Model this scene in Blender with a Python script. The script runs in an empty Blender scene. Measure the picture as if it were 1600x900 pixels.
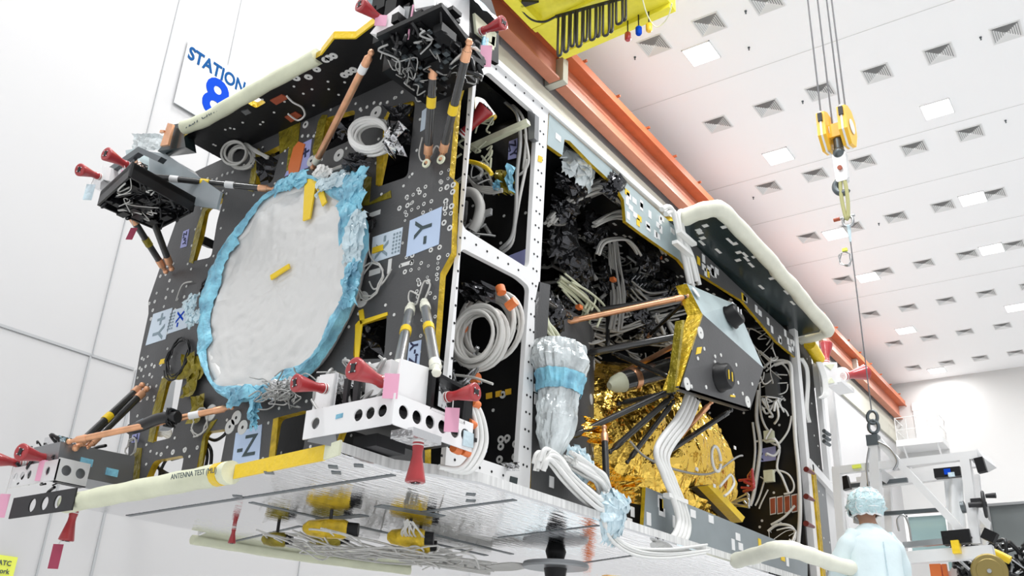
import bpy, math, random
from mathutils import Vector, Matrix, noise
from mathutils.geometry import tessellate_polygon
R = random.Random(8)
S = bpy.context.scene
COL = S.collection
# ---------------------------------------------------------------- camera
CAM = Vector((0, 0, 1.0))
YAW, PIT, ROL, FPX = math.radians(37.477), math.radians(24.114), math.radians(2.643), 1415.17
fw = Vector((math.cos(YAW)*math.cos(PIT), math.sin(YAW)*math.cos(PIT), math.sin(PIT)))
r0 = Vector((math.sin(YAW), -math.cos(YAW), 0)); u0 = r0.cross(fw)
rt = math.cos(ROL)*r0 + math.sin(ROL)*u0
up = -math.sin(ROL)*r0 + math.cos(ROL)*u0
cd = bpy.data.cameras.new('camera'); cam = bpy.data.objects.new('camera', cd); COL.objects.link(cam)
cd.sensor_width = 36; cd.lens = FPX/1600*36; cd.clip_end = 200
m = Matrix((rt, up, -fw)).transposed().to_4x4(); m.translation = CAM
cam.matrix_world = m
S.camera = cam
# ---------------------------------------------------------------- light and exposure
S.view_settings.view_transform = 'Standard'; S.view_settings.look = 'None'
S.view_settings.gamma = 1; S.view_settings.use_curve_mapping = False
S.view_settings.exposure = -0.25
try: S.cycles.use_denoising = True
except Exception: pass
S.cycles.max_bounces = 8
S.cycles.sample_clamp_indirect = 6
w = bpy.data.worlds.new('world'); S.world = w; w.use_nodes = True
w.node_tree.nodes['Background'].inputs[0].default_value = (0.96, 0.98, 1, 1)
w.node_tree.nodes['Background'].inputs[1].default_value = 0.85
DEL = math.radians(1.49); RC, RS = math.cos(DEL), math.sin(DEL)
ROOM = Matrix.Rotation(DEL, 4, 'Z')      # the hall stands 1.5 degrees off the spacecraft
H, WL, XB = 15.0, 9.31, 43.27            # ceiling height, left wall, end wall (hall axes)
LAMPS = [(16.4,6.7),(21.6,6.72),(26.96,6.78),(30.77,6.8),(36.54,6.9),(42.1,6.9),(21.53,2.57),(26.75,2.68),(30.53,2.79),(36.1,2.88),(16.4,2.5),(36.1,-1.2)]
def area(x, y, z, s, e, rot=(0,0,0)):
    l = bpy.data.lights.new('ceiling_lamp_light', 'AREA'); l.size = s; l.energy = e; l.shape = 'SQUARE'
    o = bpy.data.objects.new('ceiling_lamp_light', l); COL.objects.link(o)
    o.location = ROOM @ Vector((x, y, z)); o.rotation_euler = rot; return o
for x, y in LAMPS: area(x, y, H-0.12, 0.7, 110 if x > 40 else 310)
for x, y in [(6,6.7),(11.3,2.6),(1,2),(6,-2),(-3,6),(11,-4),(0,-5)]: area(x, y, H-0.12, 1.6, 620)
# ---------------------------------------------------------------- pixel helpers: a pixel on a real plane -> a point
def ray(px, py): return fw + rt*((px-800)/FPX) - up*((py-450)/FPX)
def _pl(px, py, a, v):
    d = ray(px, py); t = (v-CAM[a])/d[a]; return CAM + d*t
def PX(px, py, x=3.6): return _pl(px, py, 0, x)
def PY(px, py, y=3.2): return _pl(px, py, 1, y)
def PZ(px, py, z): return _pl(px, py, 2, z)
def _rl(px, py, a, v):
    d = ROOM.inverted() @ ray(px, py); t = (v-CAM[a])/d[a]; return CAM + d*t      # hall coordinates
def RX(px, py, x): return _rl(px, py, 0, x)
def RY(px, py, y=WL): return _rl(px, py, 1, y)
def RZ(px, py, z=H): return _rl(px, py, 2, z)
# ---------------------------------------------------------------- materials
MT = {}
def mat(name, col, rough=.5, metal=0, bump=0, bscale=20, emit=0, coat=0, alpha=1, trans=0, var=0, vscale=8, stretch=None, det=3, spec=.5):
    m = bpy.data.materials.new(name); m.use_nodes = True; nt = m.node_tree; b = nt.nodes['Principled BSDF']
    b.inputs['Base Color'].default_value = (*col, 1); b.inputs['Roughness'].default_value = rough
    b.inputs['Metallic'].default_value = metal; b.inputs['Coat Weight'].default_value = coat
    b.inputs['Specular IOR Level'].default_value = spec
    b.inputs['Alpha'].default_value = alpha; b.inputs['Transmission Weight'].default_value = trans
    if emit: b.inputs['Emission Color'].default_value = (*col, 1); b.inputs['Emission Strength'].default_value = emit
    tc = nt.nodes.new('ShaderNodeTexCoord'); mp = nt.nodes.new('ShaderNodeMapping')
    nt.links.new(tc.outputs['Object'], mp.inputs[0])
    if stretch: mp.inputs['Scale'].default_value = stretch
    if bump:
        n = nt.nodes.new('ShaderNodeTexNoise'); n.inputs['Scale'].default_value = bscale; n.inputs['Detail'].default_value = det
        nt.links.new(mp.outputs[0], n.inputs['Vector'])
        bp = nt.nodes.new('ShaderNodeBump'); bp.inputs['Strength'].default_value = bump; bp.inputs['Distance'].default_value = .02
        nt.links.new(n.outputs['Fac'], bp.inputs['Height']); nt.links.new(bp.outputs[0], b.inputs['Normal'])
    if var:
        n = nt.nodes.new('ShaderNodeTexNoise'); n.inputs['Scale'].default_value = vscale; n.inputs['Detail'].default_value = 4
        nt.links.new(mp.outputs[0], n.inputs['Vector'])
        cr = nt.nodes.new('ShaderNodeValToRGB')
        cr.color_ramp.elements[0].position = .3; cr.color_ramp.elements[1].position = .7
        cr.color_ramp.elements[0].color = (*[c*(1-var) for c in col], 1); cr.color_ramp.elements[1].color = (*[min(1, c*(1+var)) for c in col], 1)
        nt.links.new(n.outputs['Fac'], cr.inputs[0]); nt.links.new(cr.outputs[0], b.inputs['Base Color'])
    MT[name] = m; return m
mat('wall', (.56,.557,.56), .6, var=.015, vscale=.4)
mat('wall_low', (.66,.66,.65), .6)
mat('ceiling', (.97,.97,.97), .7)
mat('floor', (.60,.61,.62), .25, var=.06, vscale=.6)
mat('seam', (.42,.43,.44), .6)
mat('seam_pale', (.72,.72,.71), .6)
mat('vent', (.85,.85,.84), .5)
mat('vent_shade', (.36,.36,.36), .8)
mat('lamp', (1,1,1), emit=4)
mat('rail', (.55,.20,.12), .45, var=.08, vscale=2)
mat('rail_cap', (.55,.14,.05), .4, var=.1, vscale=3)
mat('plaster', (.52,.51,.44), .7)
mat('crane_yellow', (.86,.78,.05), .4, var=.04)
mat('hook_yellow', (.95,.55,.04), .35)
mat('black', (.006,.006,.007), .4, spec=.3)
mat('rubber', (.013,.013,.015), .5)
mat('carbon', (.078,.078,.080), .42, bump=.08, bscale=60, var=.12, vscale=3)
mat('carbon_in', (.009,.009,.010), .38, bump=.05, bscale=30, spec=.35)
mat('carbon_green', (.02,.032,.034), .22, var=.2, vscale=2)
mat('radiator', (.30,.34,.36), .35, metal=.3, var=.12, vscale=2)
mat('radiator_pale', (.48,.58,.60), .3, metal=.2, var=.1, vscale=4)
mat('grey_plate', (.30,.31,.32), .35, metal=.7)
mat('white_paint', (.88,.88,.88), .4)
mat('white_edge', (.72,.72,.71), .5, var=.2, vscale=40, stretch=(1,1,.05))
mat('white_dot', (.75,.75,.73), .5)
mat('tape_gold', (.62,.42,.02), .3, metal=.35, bump=.5, bscale=30, var=.3, vscale=14)
mat('tape_olive', (.30,.24,.02), .3, metal=.3, bump=.6, bscale=30, var=.4, vscale=10)
mat('tape_yellow', (.90,.62,.02), .35, bump=.3, bscale=25)
mat('tape_blue', (.24,.56,.80), .35, bump=.8, bscale=18, var=.45, vscale=9)
mat('bag_blue', (.60,.74,.80), .22, bump=.7, bscale=16, var=.22, vscale=9)
mat('bag_clear', (.66,.71,.72), .2, metal=.35, bump=1, bscale=16, var=.35, vscale=10, stretch=(1,1,.3))
mat('copper', (.80,.42,.24), .3, metal=.75, var=.15, vscale=10)
mat('copper_tape', (.86,.45,.26), .35, metal=.5)
mat('strut', (.035,.035,.035), .22, coat=.6)
mat('foil', (.74,.735,.72), .38, metal=.15, bump=.6, bscale=4, det=4)
mat('foil_dark', (.07,.07,.075), .15, metal=.8, bump=.8, bscale=12)
mat('foil_chrome', (.75,.75,.76), .15, metal=1, bump=.8, bscale=12)
mat('mli', (1.0,.66,.13), .16, metal=1, bump=.6, bscale=9, det=4)
mat('mirror', (.88,.88,.89), .03, metal=1, bump=.10, bscale=5, stretch=(1,7,1), det=3)
mat('cable', (.62,.61,.58), .4)
mat('cable_white', (.84,.84,.82), .35)
mat('cable_grey', (.40,.40,.39), .35, metal=.3)
mat('cable_black', (.008,.008,.009), .3)
mat('red', (.42,.035,.04), .3, coat=.3, var=.1, vscale=10)
mat('red_dark', (.16,.018,.022), .4)
mat('tag_pink', (.86,.42,.58), .5)
mat('tag_red', (.45,.06,.12), .5)
mat('orange', (.80,.20,.05), .4)
mat('heater', (.38,.085,.04), .5, var=.1)
mat('label_blue', (.55,.68,.90), .4)
mat('label_violet', (.42,.44,.80), .5)
mat('label_pale', (.66,.76,.86), .4)
mat('ink', (.05,.08,.09), .6)
mat('ink_navy', (.01,.015,.07), .6)
mat('ink_pale', (.25,.33,.38), .6)
mat('sign_white', (.90,.93,.95), .5)
mat('sign_blue', (.004,.06,.52), .8, spec=.1)
mat('sign_teal', (.008,.08,.25), .8, spec=.1)
mat('notice', (.80,.86,.12), .5)
mat('foam', (.78,.80,.60), .55, bump=.25, bscale=16, var=.07, vscale=5)
mat('foam_pale', (.80,.80,.68), .55, bump=.25, bscale=16, var=.05, vscale=5)
mat('rope', (.16,.16,.17), .6)
mat('alu', (.80,.80,.80), .4, metal=.2, var=.05, vscale=2)
mat('steel', (.50,.51,.52), .28, metal=.9)
mat('steel_dark', (.13,.15,.16), .35, metal=.6)
mat('sling', (.45,.44,.20), .7)
mat('brass', (.30,.23,.08), .4, metal=.6)
mat('gown', (.70,.82,.85), .7, bump=.25, bscale=9, var=.04, vscale=3)
mat('net', (.62,.82,.86), .6, bump=.9, bscale=40, alpha=1)
mat('skin', (.45,.25,.17), .5)
mat('hair', (.03,.02,.015), .6)
mat('glove', (.80,.80,.76), .5)
mat('glass_teal', (.30,.42,.42), .08, spec=.8, metal=.2)
mat('glass_grey', (.20,.22,.22), .12, spec=.6, metal=.3)
mat('sheet', (.88,.90,.91), .4)
mat('teal', (.05,.45,.55), .5)
# ---------------------------------------------------------------- mesh builder
ORG = {}
class MB:
    def __init__(s): s.v = []; s.f = []; s.mi = []; s.sm = []; s.m = 0; s.M = None
    def add(s, vs, fs, smooth=False):
        k = len(s.v)
        if s.M is not None: vs = [s.M @ Vector(v) for v in vs]
        s.v += [Vector(v) for v in vs]
        for f in fs: s.f.append([i+k for i in f]); s.mi.append(s.m); s.sm.append(smooth)
    def box(s, c, d, rot=None, bev=0):
        c = Vector(c); x, y, z = [q/2 for q in d]
        vs = [Vector((a*x, b*y, e*z)) for a in (-1,1) for b in (-1,1) for e in (-1,1)]
        if rot is not None: vs = [rot @ v for v in vs]
        s.add([v+c for v in vs], [(0,1,3,2),(4,6,7,5),(0,4,5,1),(2,3,7,6),(0,2,6,4),(1,5,7,3)])
    def bar(s, a, b, w, h=None, upv=(0,0,1)):
        a, b = Vector(a), Vector(b); d = (b-a); L = d.length; d.normalize(); h = h or w
        u = d.cross(Vector(upv)); 
        if u.length < .05: u = d.cross(Vector((1,0,0)))
        u.normalize(); v = u.cross(d)
        s.box((a+b)/2, (L, w, h), Matrix((d, u, v)).transposed())
    def prism(s, pts, t):
        pts = [Vector(p) for p in pts]; t = Vector(t); n = len(pts)
        tri = tessellate_polygon([pts])
        s.add(pts + [p+t for p in pts], [tuple(a) for a in tri] + [tuple(n+i for i in a) for a in tri] + [(i, (i+1) % n, n+(i+1) % n, n+i) for i in range(n)])
    def plate(s, outer, holes, t, side=None):
        """flat plate with real openings; side = material index of its edges"""
        t = Vector(t); loops = [[Vector(p) for p in outer]] + [[Vector(p) for p in h] for h in holes]
        allp = [p for l in loops for p in l]; n = len(allp)
        tri = tessellate_polygon(loops)
        s.add(allp, [tuple(a) for a in tri]); s.add([p+t for p in allp], [tuple(a) for a in tri])
        keep = s.m
        if side is not None: s.m = side
        for l in loops:
            k = len(l); s.add(l + [p+t for p in l], [(i, (i+1) % k, k+(i+1) % k, k+i) for i in range(k)])
        s.m = keep
    def tube(s, pts, r, n=8, closed=False, cap=True, smooth=True):
        pts = [Vector(p) for p in pts]; k = len(pts)
        rs = r if isinstance(r, (list, tuple)) else [r]*k
        T = []
        for i in range(k):
            if closed: d = pts[(i+1) % k]-pts[i-1]
            else: d = pts[min(i+1, k-1)]-pts[max(i-1, 0)]
            T.append(d.normalized() if d.length > 1e-9 else Vector((0,0,1)))
        u = T[0].orthogonal().normalized(); vs = []
        for i in range(k):
            u = (u - T[i]*u.dot(T[i]))
            if u.length < 1e-6: u = T[i].orthogonal()
            u.normalize(); v = T[i].cross(u)
            vs += [pts[i] + (u*math.cos(a*2*math.pi/n) + v*math.sin(a*2*math.pi/n))*rs[i] for a in range(n)]
        fs = []
        for i in range(k if closed else k-1):
            j = (i+1) % k
            fs += [(i*n+a, i*n+(a+1) % n, j*n+(a+1) % n, j*n+a) for a in range(n)]
        s.add(vs, fs, smooth)
        if cap and not closed: s.add(vs[:n], [tuple(range(n))]); s.add(vs[-n:], [tuple(range(n))])
    def cyl(s, a, b, r1, r2=None, n=20): s.tube([a, b], [r1, r1 if r2 is None else r2], n)
    def disc(s, c, nrm, r, n=10, t=.004, hole=0):
        c = Vector(c); nrm = Vector(nrm).normalized(); u = nrm.orthogonal().normalized(); v = nrm.cross(u)
        ring = lambda rr, o: [c + nrm*o + (u*math.cos(i*2*math.pi/n)+v*math.sin(i*2*math.pi/n))*rr for i in range(n)]
        if hole:
            s.add(ring(r, t)+ring(hole, t), [(i, (i+1) % n, n+(i+1) % n, n+i) for i in range(n)])
            s.add(ring(r, 0)+ring(r, t), [(i, (i+1) % n, n+(i+1) % n, n+i) for i in range(n)])
        else:
            s.add(ring(r, t), [tuple(range(n))]); s.add(ring(r, 0)+ring(r, t), [(i, (i+1) % n, n+(i+1) % n, n+i) for i in range(n)])
    def ball(s, c, r, n=12, sc=(1,1,1)):
        c = Vector(c); k = n//2; vs = []; fs = []
        for i in range(k+1):
            th = math.pi*i/k
            for j in range(n):
                a = 2*math.pi*j/n; vs.append(c+Vector((math.sin(th)*math.cos(a)*r*sc[0], math.sin(th)*math.sin(a)*r*sc[1], math.cos(th)*r*sc[2])))
        for i in range(k):
            for j in range(n): fs.append((i*n+j, i*n+(j+1) % n, (i+1)*n+(j+1) % n, (i+1)*n+j))
        s.add(vs, fs, True)
    def grid(s, fn, nu, nv, smooth=False, wrap=False):
        vs = [fn(i/nu, j/nv) for j in range(nv+1) for i in range(nu+1)]; fs = []
        for j in range(nv):
            for i in range(nu):
                a = j*(nu+1)+i; b = a+1; c = a+nu+2; d = a+nu+1
                if smooth: fs.append((a, b, c, d))
                elif R.random() < .5: fs += [(a, b, c), (a, c, d)]
                else: fs += [(a, b, d), (b, c, d)]
        s.add(vs, fs, smooth)
    def build(s, name, mats, parent=None, base=None, **kw):
        me = bpy.data.meshes.new(name)
        o = bpy.data.objects.new(name, me); COL.objects.link(o)
        if parent is not None: o.parent = parent; org = ORG[parent]
        else:
            org = Vector(base) if base is not None else Vector((0,0,0)); o.location = org
        ORG[o] = org
        me.from_pydata([tuple(v-org) for v in s.v], [], s.f)
        for mm in (mats if isinstance(mats, (list, tuple)) else [mats]): me.materials.append(MT[mm])
        me.polygons.foreach_set('material_index', s.mi); me.polygons.foreach_set('use_smooth', s.sm)
        me.update()
        for k, v in kw.items(): o[k] = v
        return o
def stuff(o): o['kind'] = 'stuff'; return o
def thing(name, label, cat, base=(0,0,0), group=None):
    o = bpy.data.objects.new(name, None); COL.objects.link(o); o.location = base; ORG[o] = Vector(base); o.empty_display_size = .1
    o['label'] = label; o['category'] = cat
    if group: o['group'] = group
    return o
def tag(o, label, cat, group=None):
    o['label'] = label; o['category'] = cat
    if group: o['group'] = group
    return o
def dup(root, loc, rot=None, label=None, group=None):
    c = root.copy(); COL.objects.link(c); c.location = loc
    if rot is not None: c.rotation_mode = 'QUATERNION'; c.rotation_quaternion = rot
    if label: c['label'] = label
    if group: c['group'] = group
    for ch in list(root.children):
        d = ch.copy(); COL.objects.link(d); d.parent = c
        for g in list(ch.children):
            e = g.copy(); COL.objects.link(e); e.parent = d
    return c
def struct(name, mb, mats, parent=None):
    o = mb.build(name, mats, parent)
    if parent is None: o['kind'] = 'structure'
    return o
def smooth_path(pts, k=6, closed=False):
    pts = [Vector(p) for p in pts]; n = len(pts); out = []
    if n < 3: return [pts[0].lerp(pts[-1], i/k) for i in range(k+1)]
    for i in range(n if closed else n-1):
        g = (lambda j: pts[j % n]) if closed else (lambda j: pts[max(0, min(n-1, j))])
        a, b, c, d = g(i-1), g(i), g(i+1), g(i+2)
        for q in range(k):
            t = q/k
            out.append(.5*((2*b)+(c-a)*t+(2*a-5*b+4*c-d)*t*t+(-a+3*b-3*c+d)*t**3))
    if not closed: out.append(pts[-1])
    return out
def rounded(pts, r=.05, k=4):
    pts = [Vector(p) for p in pts]; n = len(pts); out = []
    for i in range(n):
        p, a, b = pts[i], pts[i-1], pts[(i+1) % n]
        da, db = (a-p), (b-p); rr = min(r, da.length*.45, db.length*.45)
        A = p+da.normalized()*rr; B = p+db.normalized()*rr
        for q in range(k+1):
            t = q/k; out.append(A*(1-t)**2+p*2*t*(1-t)+B*t*t)
    return out
def text(name, s, origin, u, v, size, matn, parent, depth=.002, align='CENTER', bold=0):
    cu = bpy.data.curves.new(name, 'FONT'); cu.body = s; cu.size = size; cu.align_x = align; cu.align_y = 'CENTER'; cu.extrude = depth; cu.offset = bold
    cu.resolution_u = 4
    t = bpy.data.objects.new(name+'_src', cu); COL.objects.link(t)
    me = bpy.data.meshes.new_from_object(t.evaluated_get(bpy.context.evaluated_depsgraph_get())); 
    bpy.data.objects.remove(t)
    me.name = name; me.materials.clear(); me.materials.append(MT[matn])
    u, v = Vector(u).normalized(), Vector(v).normalized(); n = u.cross(v)
    M = Matrix((u, v, n)).transposed().to_4x4(); M.translation = Vector(origin)-ORG[parent]
    me.transform(M)
    o = bpy.data.objects.new(name, me); COL.objects.link(o); o.parent = parent; ORG[o] = ORG[parent]
    return o
def crumple(p, amp, sc):
    q = Vector(p)*sc
    return noise.turbulence(q, 3, True)*amp
def fold(p, sc, amp):
    d = noise.voronoi(Vector(p)*sc)[0]; return (d[1]-d[0])*amp
def crag(a, b, sd, amp=.1, f=5):
    return fold((a*f, b*f, sd), 1, amp*.6)+fold((a*f*2.3, b*f*2.3, sd+3), 1, amp*.3)+crumple((a*f*2, b*f*2, sd), amp*.4, 1)
def inpoly(pt, poly):
    x, y = pt; c = False; n = len(poly)
    for i in range(n):
        x1, y1 = poly[i]; x2, y2 = poly[i-1]
        if (y1 > y) != (y2 > y) and x < (x2-x1)*(y-y1)/(y2-y1)+x1: c = not c
    return c
# ================================================================ THE HALL
def RM(mb): mb.M = ROOM; return mb
mb = RM(MB()); mb.box((18, 0, -.1), (60, 24, .2)); struct('floor', mb, 'floor')
mb = RM(MB()); mb.box((18, -.8, H+.1), (51, 20.6, .2)); struct('ceiling', mb, 'ceiling')
mb = RM(MB()); mb.box((18, WL+.15, H/2), (51, .3, H)); struct('wall_left', mb, 'wall')
mb = RM(MB()); mb.box((XB+.15, -.8, H/2), (.3, 20.6, H)); struct('wall_back', mb, 'wall_low')
# seams between the wall panels
n = 0
def seam(a, b, w=.02, mn='seam'):
    global n; n += 1
    mb = RM(MB()); mb.bar(a, b, .012, w); struct('trim_%d' % n, mb, mn)
yw = WL-.006
a, b = RY(0,508), RY(214,575)
seam((-1, yw, a.z), (5.52, yw, a.z), .03); seam((5.56, yw, 0), (5.56, yw, a.z), .03)
seam((5.0, yw, a.z), (5.0, yw, H), .012); seam((5.9, yw, a.z), (5.9, yw, H), .012); seam((4.98, yw, 0), (4.98, yw, a.z), .02)
seam((8.4, yw, 0), (8.4, yw, H), .012); seam((12, yw, 0), (12, yw, H), .012)
# ceiling panel seams
for x in (12.6, 17.6, 22.4, 25.1, 28.6, 32.4):
    seam((x, -9, H-.004), (x, WL, H-.004), .012, 'seam_pale')
# crane runway beam along the left wall, carried on plaster corbels
xs = [4.0, RY(882,140,8.8).x, 21.6, 28.8, 36.0, 44.2]
z0, z1, z2 = 13.32, 13.93, 14.28
rb = thing('crane_runway_beam', 'long orange-red crane runway beam running along the white left wall under the ceiling', 'beam', ROOM @ Vector((14.45, 9.0, z0)))
for i in range(5):
    mb = RM(MB()); mb.box(((xs[i]+xs[i+1])/2, 8.98, (z0+z1)/2), (xs[i+1]-xs[i]-.25, .05, z1-z0))
    mb.box(((xs[i]+xs[i+1])/2, 8.98, z0), (xs[i+1]-xs[i]-.25, .28, .05)); mb.build('web', 'rail', rb)
mb = RM(MB())
mb.box((24.1, 8.9, z1+.03), (40.4, .5, .06)); mb.box((24.1, 8.68, z1+.1), (40.4, .06, .22)); mb.box((24.1, 8.9, z1+.22), (40.4, .38, .1))
mb.box((24.1, 8.9, z2-.05), (40.4, .14, .12))
mb.build('cap', 'rail_cap', rb)
mb = RM(MB()); mb.box((24.1, 8.62, z1-.05), (40.4, .03, .03))
for k in range(26): mb.box((5+k*1.55, 8.64, z1+.24), (.05, .12, .05))
mb.build('clip_strip', 'rail_cap', rb)
for i, x in enumerate(xs[1:-1]):
    mb = RM(MB()); mb.box((x, 9.02, 13.6), (.2, .48, .62)); struct('trim_%d' % (30+i), mb, 'plaster')
mb = RM(MB()); mb.box((20, WL-.05, 12.7), (48, .1, 1.0)); struct('trim_40', mb, 'plaster')
# ceiling lamps
def lamp_proto(x, y, lab):
    t = thing('ceiling_lamp', lab, 'lamp', ROOM @ Vector((x, y, H)), 'square ceiling lamps')
    t.rotation_euler.z = DEL
    mb = MB(); s = .34
    for a in (-1, 1): mb.box((a*s, 0, -.015), (.02, .7, .03)); mb.box((0, a*s, -.015), (.7, .02, .03))
    f = mb.build('frame', 'white_paint'); f.parent = t; ORG[f] = Vector()
    mb = MB(); mb.box((0, 0, -.02), (.66, .66, .02)); f = mb.build('diffuser_panel', 'lamp'); f.parent = t
    return t
ordn = ['nearest', 'second', 'third', 'fourth', 'fifth', 'sixth', 'seventh', 'eighth']
L0 = None
left = [l for l in LAMPS if l[1] > 5]; right = [l for l in LAMPS if 0 < l[1] < 5 and l[0] > 20]
for nm, row in (('in the row nearer the crane beam', left), ('in the row farther from the crane beam', right)):
    for i, (x, y) in enumerate(row):
        lab = '%s glowing ceiling lamp from the camera %s' % (ordn[i], nm)
        if L0 is None: L0 = lamp_proto(x, y, lab)
        else:
            c = dup(L0, ROOM @ Vector((x, y, H)), None, lab); c.rotation_euler.z = DEL
# louvred air diffusers
def vent_proto(x, y, lab):
    t = thing('air_diffuser', lab, 'vent', ROOM @ Vector((x, y, H)), 'square air diffusers in the ceiling'); t.rotation_euler.z = DEL
    mb = MB(); mb.box((0, 0, -.004), (.58, .58, .008)); f = mb.build('shade_plate', 'vent_shade'); f.parent = t; ORG[f] = Vector()  # flat dark plate painted as the shade behind the louvres
    mb = MB()
    def ringq(h0, z0, h1, z1):
        a = [(-h0,-h0,z0),(h0,-h0,z0),(h0,h0,z0),(-h0,h0,z0),(-h1,-h1,z1),(h1,-h1,z1),(h1,h1,z1),(-h1,h1,z1)]
        mb.add(a, [(i, (i+1) % 4, 4+(i+1) % 4, 4+i) for i in range(4)])
    ringq(.315, -.002, .315, -.02); ringq(.315, -.02, .29, -.02)
    for k in range(6):
        h = .29-k*.045; ringq(h, -.03, h-.028, -.008)
    mb.box((0, 0, -.02), (.05, .05, .02))
    f = mb.build('louvre', 'vent'); f.parent = t
    return t
rows = [15.55, 19.3, 23.1, 26.8, 30.6, 34.25, 37.85, 41.3]; cols = [7.5, 6.12, 4.78, 3.42, 2.02, .62]
V0 = None
pos = ['closest to the crane beam', 'second from the crane beam', 'third from the crane beam', 'fourth from the crane beam', 'fifth from the crane beam', 'sixth from the crane beam']
vis = {0: [0,1,2], 1: [0,1,2,3,4,5], 2: [0,1,2,3,4], 3: [0,1,2,3,4], 4: [0,1,2,3,4], 5: [0,1,2,3,4], 6: [0,1,2,3], 7: [0,1,2,3]}
for i, x in enumerate(rows):
    for j in vis[i]:
        y = cols[j] + (i*.03)
        lab = 'square louvred ceiling vent, %s in the %s row from the camera' % (pos[j], ordn[i])
        if V0 is None: V0 = vent_proto(x, y, lab)
        else:
            c = dup(V0, ROOM @ Vector((x, y, H)), None, lab); c.rotation_euler.z = DEL
sp = [(992,89,'left of the lamp nearest the crane'),(1165,17,'above the nearest lamp line'),(1170,74,'right of the nearest lamp'),(1254,158,'left of the hoist ropes'),(1532,58,'between two vents at the right edge'),(1571,188,'near the right edge under the vent row'),(1373,349,'right of the lifting sling'),(1177,308,'above the dark wing')]
P0 = None
for px, py, l in sp:
    q = RZ(px, py)
    if P0 is None:
        mb = MB(); mb.cyl((0,0,0), (0,0,-.03), .03, .025, 10); mb.cyl((0,0,-.03), (0,0,-.07), .01, .01, 8); mb.disc((0,0,-.075), (0,0,1), .02, 8, .008)
        P0 = tag(mb.build('sprinkler_head', 'steel_dark'), '', 'sprinkler', 'small ceiling sprinklers'); c = P0
    else: c = dup(P0, (0,0,0))
    c.location = ROOM @ q; c['label'] = 'small dark ceiling sprinkler ' + l
# station sign on the left wall
q = ROOM @ Vector((5.75, WL-.03, 8.3))
sg = thing('station_sign', 'white board reading STATION 8 in blue on the left wall', 'sign', q)
mb = RM(MB()); mb.prism([(5.24,WL-.02,8.72),(5.24,WL-.02,7.72),(6.38,WL-.02,7.72),(6.38,WL-.02,8.72)], (0,-.02,0)); mb.build('board', 'sign_white', sg)
ux = ROOM @ Vector((1,0,0)) - ROOM @ Vector((0,0,0)); uz = Vector((0,0,1))
st_ = text('lettering', 'STATION', ROOM @ Vector((5.74, WL-.045, 8.53)), ux, uz, .27, 'sign_teal', sg, bold=.008); st_.scale = (.84, 1, 1)
text('numeral', '8', ROOM @ Vector((5.80, WL-.045, 8.10)), ux, uz, .80, 'sign_blue', sg, bold=.022)
nt = thing('wall_notice', 'small yellow-green notice on the wall at the lower left corner', 'notice', ROOM @ Vector((4.6, WL-.02, 1.9)))
a, b = RY(0,869), RY(26,871)
mb = RM(MB()); mb.box(((a.x+b.x)/2-.15, WL-.02, a.z-.2), ((b.x-a.x)+.3, .01, .42)); mb.build('board', 'notice', nt)
for k, s_ in enumerate(('ATC', 'Network', 'Finish')):
    text('lettering', s_, ROOM @ Vector((b.x-.05, WL-.03, a.z-.06-k*.075)), ux, uz, .065, 'ink', nt, .001, 'RIGHT', .001)
# access platform high on the end wall
pf = thing('access_platform', 'white railed access platform with a doorway high on the far end wall', 'platform', ROOM @ Vector((XB-.6, 8.2, 11.9)))
def wx(px, py, x=XB-.05): return RX(px, py, x)
mb = RM(MB()); c = wx(1447, 700); mb.box((XB-.7, c.y, c.z), (1.4, 1.9, .28)); mb.build('deck', 'white_paint', pf)
mb = RM(MB()); d0, d1 = wx(1425,632), wx(1458,630); mb.box((XB-.03, (d0.y+d1.y)/2, d0.z-.15), (.06, .95, .3)); mb.build('doorway_head', 'vent', pf)
mb = RM(MB()); mb.box((XB-.02, (d0.y+d1.y)/2, c.z+1.2), (.04, .9, 1.9)); mb.build('door_leaf', 'sheet', pf)
mb = RM(MB())
for k in range(5):
    yy = c.y-.9+k*.45; mb.cyl((XB-1.35, yy, c.z), (XB-1.35, yy, c.z+1.15), .022, None, 6)
for zz in (.6, 1.15):
    mb.cyl((XB-1.35, c.y-.9, c.z+zz), (XB-1.35, c.y+.9, c.z+zz), .022, None, 6)
    for sgn in (-.9, .9): mb.cyl((XB-1.35, c.y+sgn, c.z+zz), (XB, c.y+sgn, c.z+zz), .022, None, 6)
mb.build('railing', 'vent', pf)
mb = RM(MB())
for s_ in (-.7, .7): mb = RM(MB()); mb.bar((XB-.02, c.y+s_, c.z-1.1), (XB-1.2, c.y+s_, c.z-.1), .06); mb.build('bracket', 'white_paint', pf)
# overhead crane carriage
cr = thing('overhead_crane', 'yellow overhead crane carriage with looped black festoon cables at top of picture', 'crane', ROOM @ Vector((13, 8, 14.2)))
ZC = 13.6
def C2(px, py, z=ZC): return RZ(px, py, z)
e0, e1, e2 = C2(872, 97), C2(1056, 18), C2(1040, -30)
mb = RM(MB()); mb.prism([(e0.x, 8.6, ZC), (e1.x, e1.y, ZC), (e2.x-.2, e1.y-.05, ZC), (9.6, e1.y, ZC), (9.6, 8.6, ZC)], (0,0,.62)); mb.build('girder', 'crane_yellow', cr)
mb = RM(MB())
for px, py in ((800,5),(835,12)):
    q = C2(px, py); 
mb.bar((e0.x-.25, 8.6, ZC-.05), (e1.x-.25, e1.y, ZC-.05), .1, .1); mb.bar((e0.x-1.2, 8.6, ZC-.04), (e1.x-1.2, e1.y, ZC-.04), .12, .08)
mb.box((10.8, 8.4, ZC-.1), (2.4, .25, .2)); mb.build('flange', 'crane_yellow', cr)
mb = RM(MB()); a, b = C2(868,26,13.4), C2(985,-6,13.4); mb.bar(a, b, .05, .05); mb.build('cable_track', 'rubber', cr)
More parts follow.
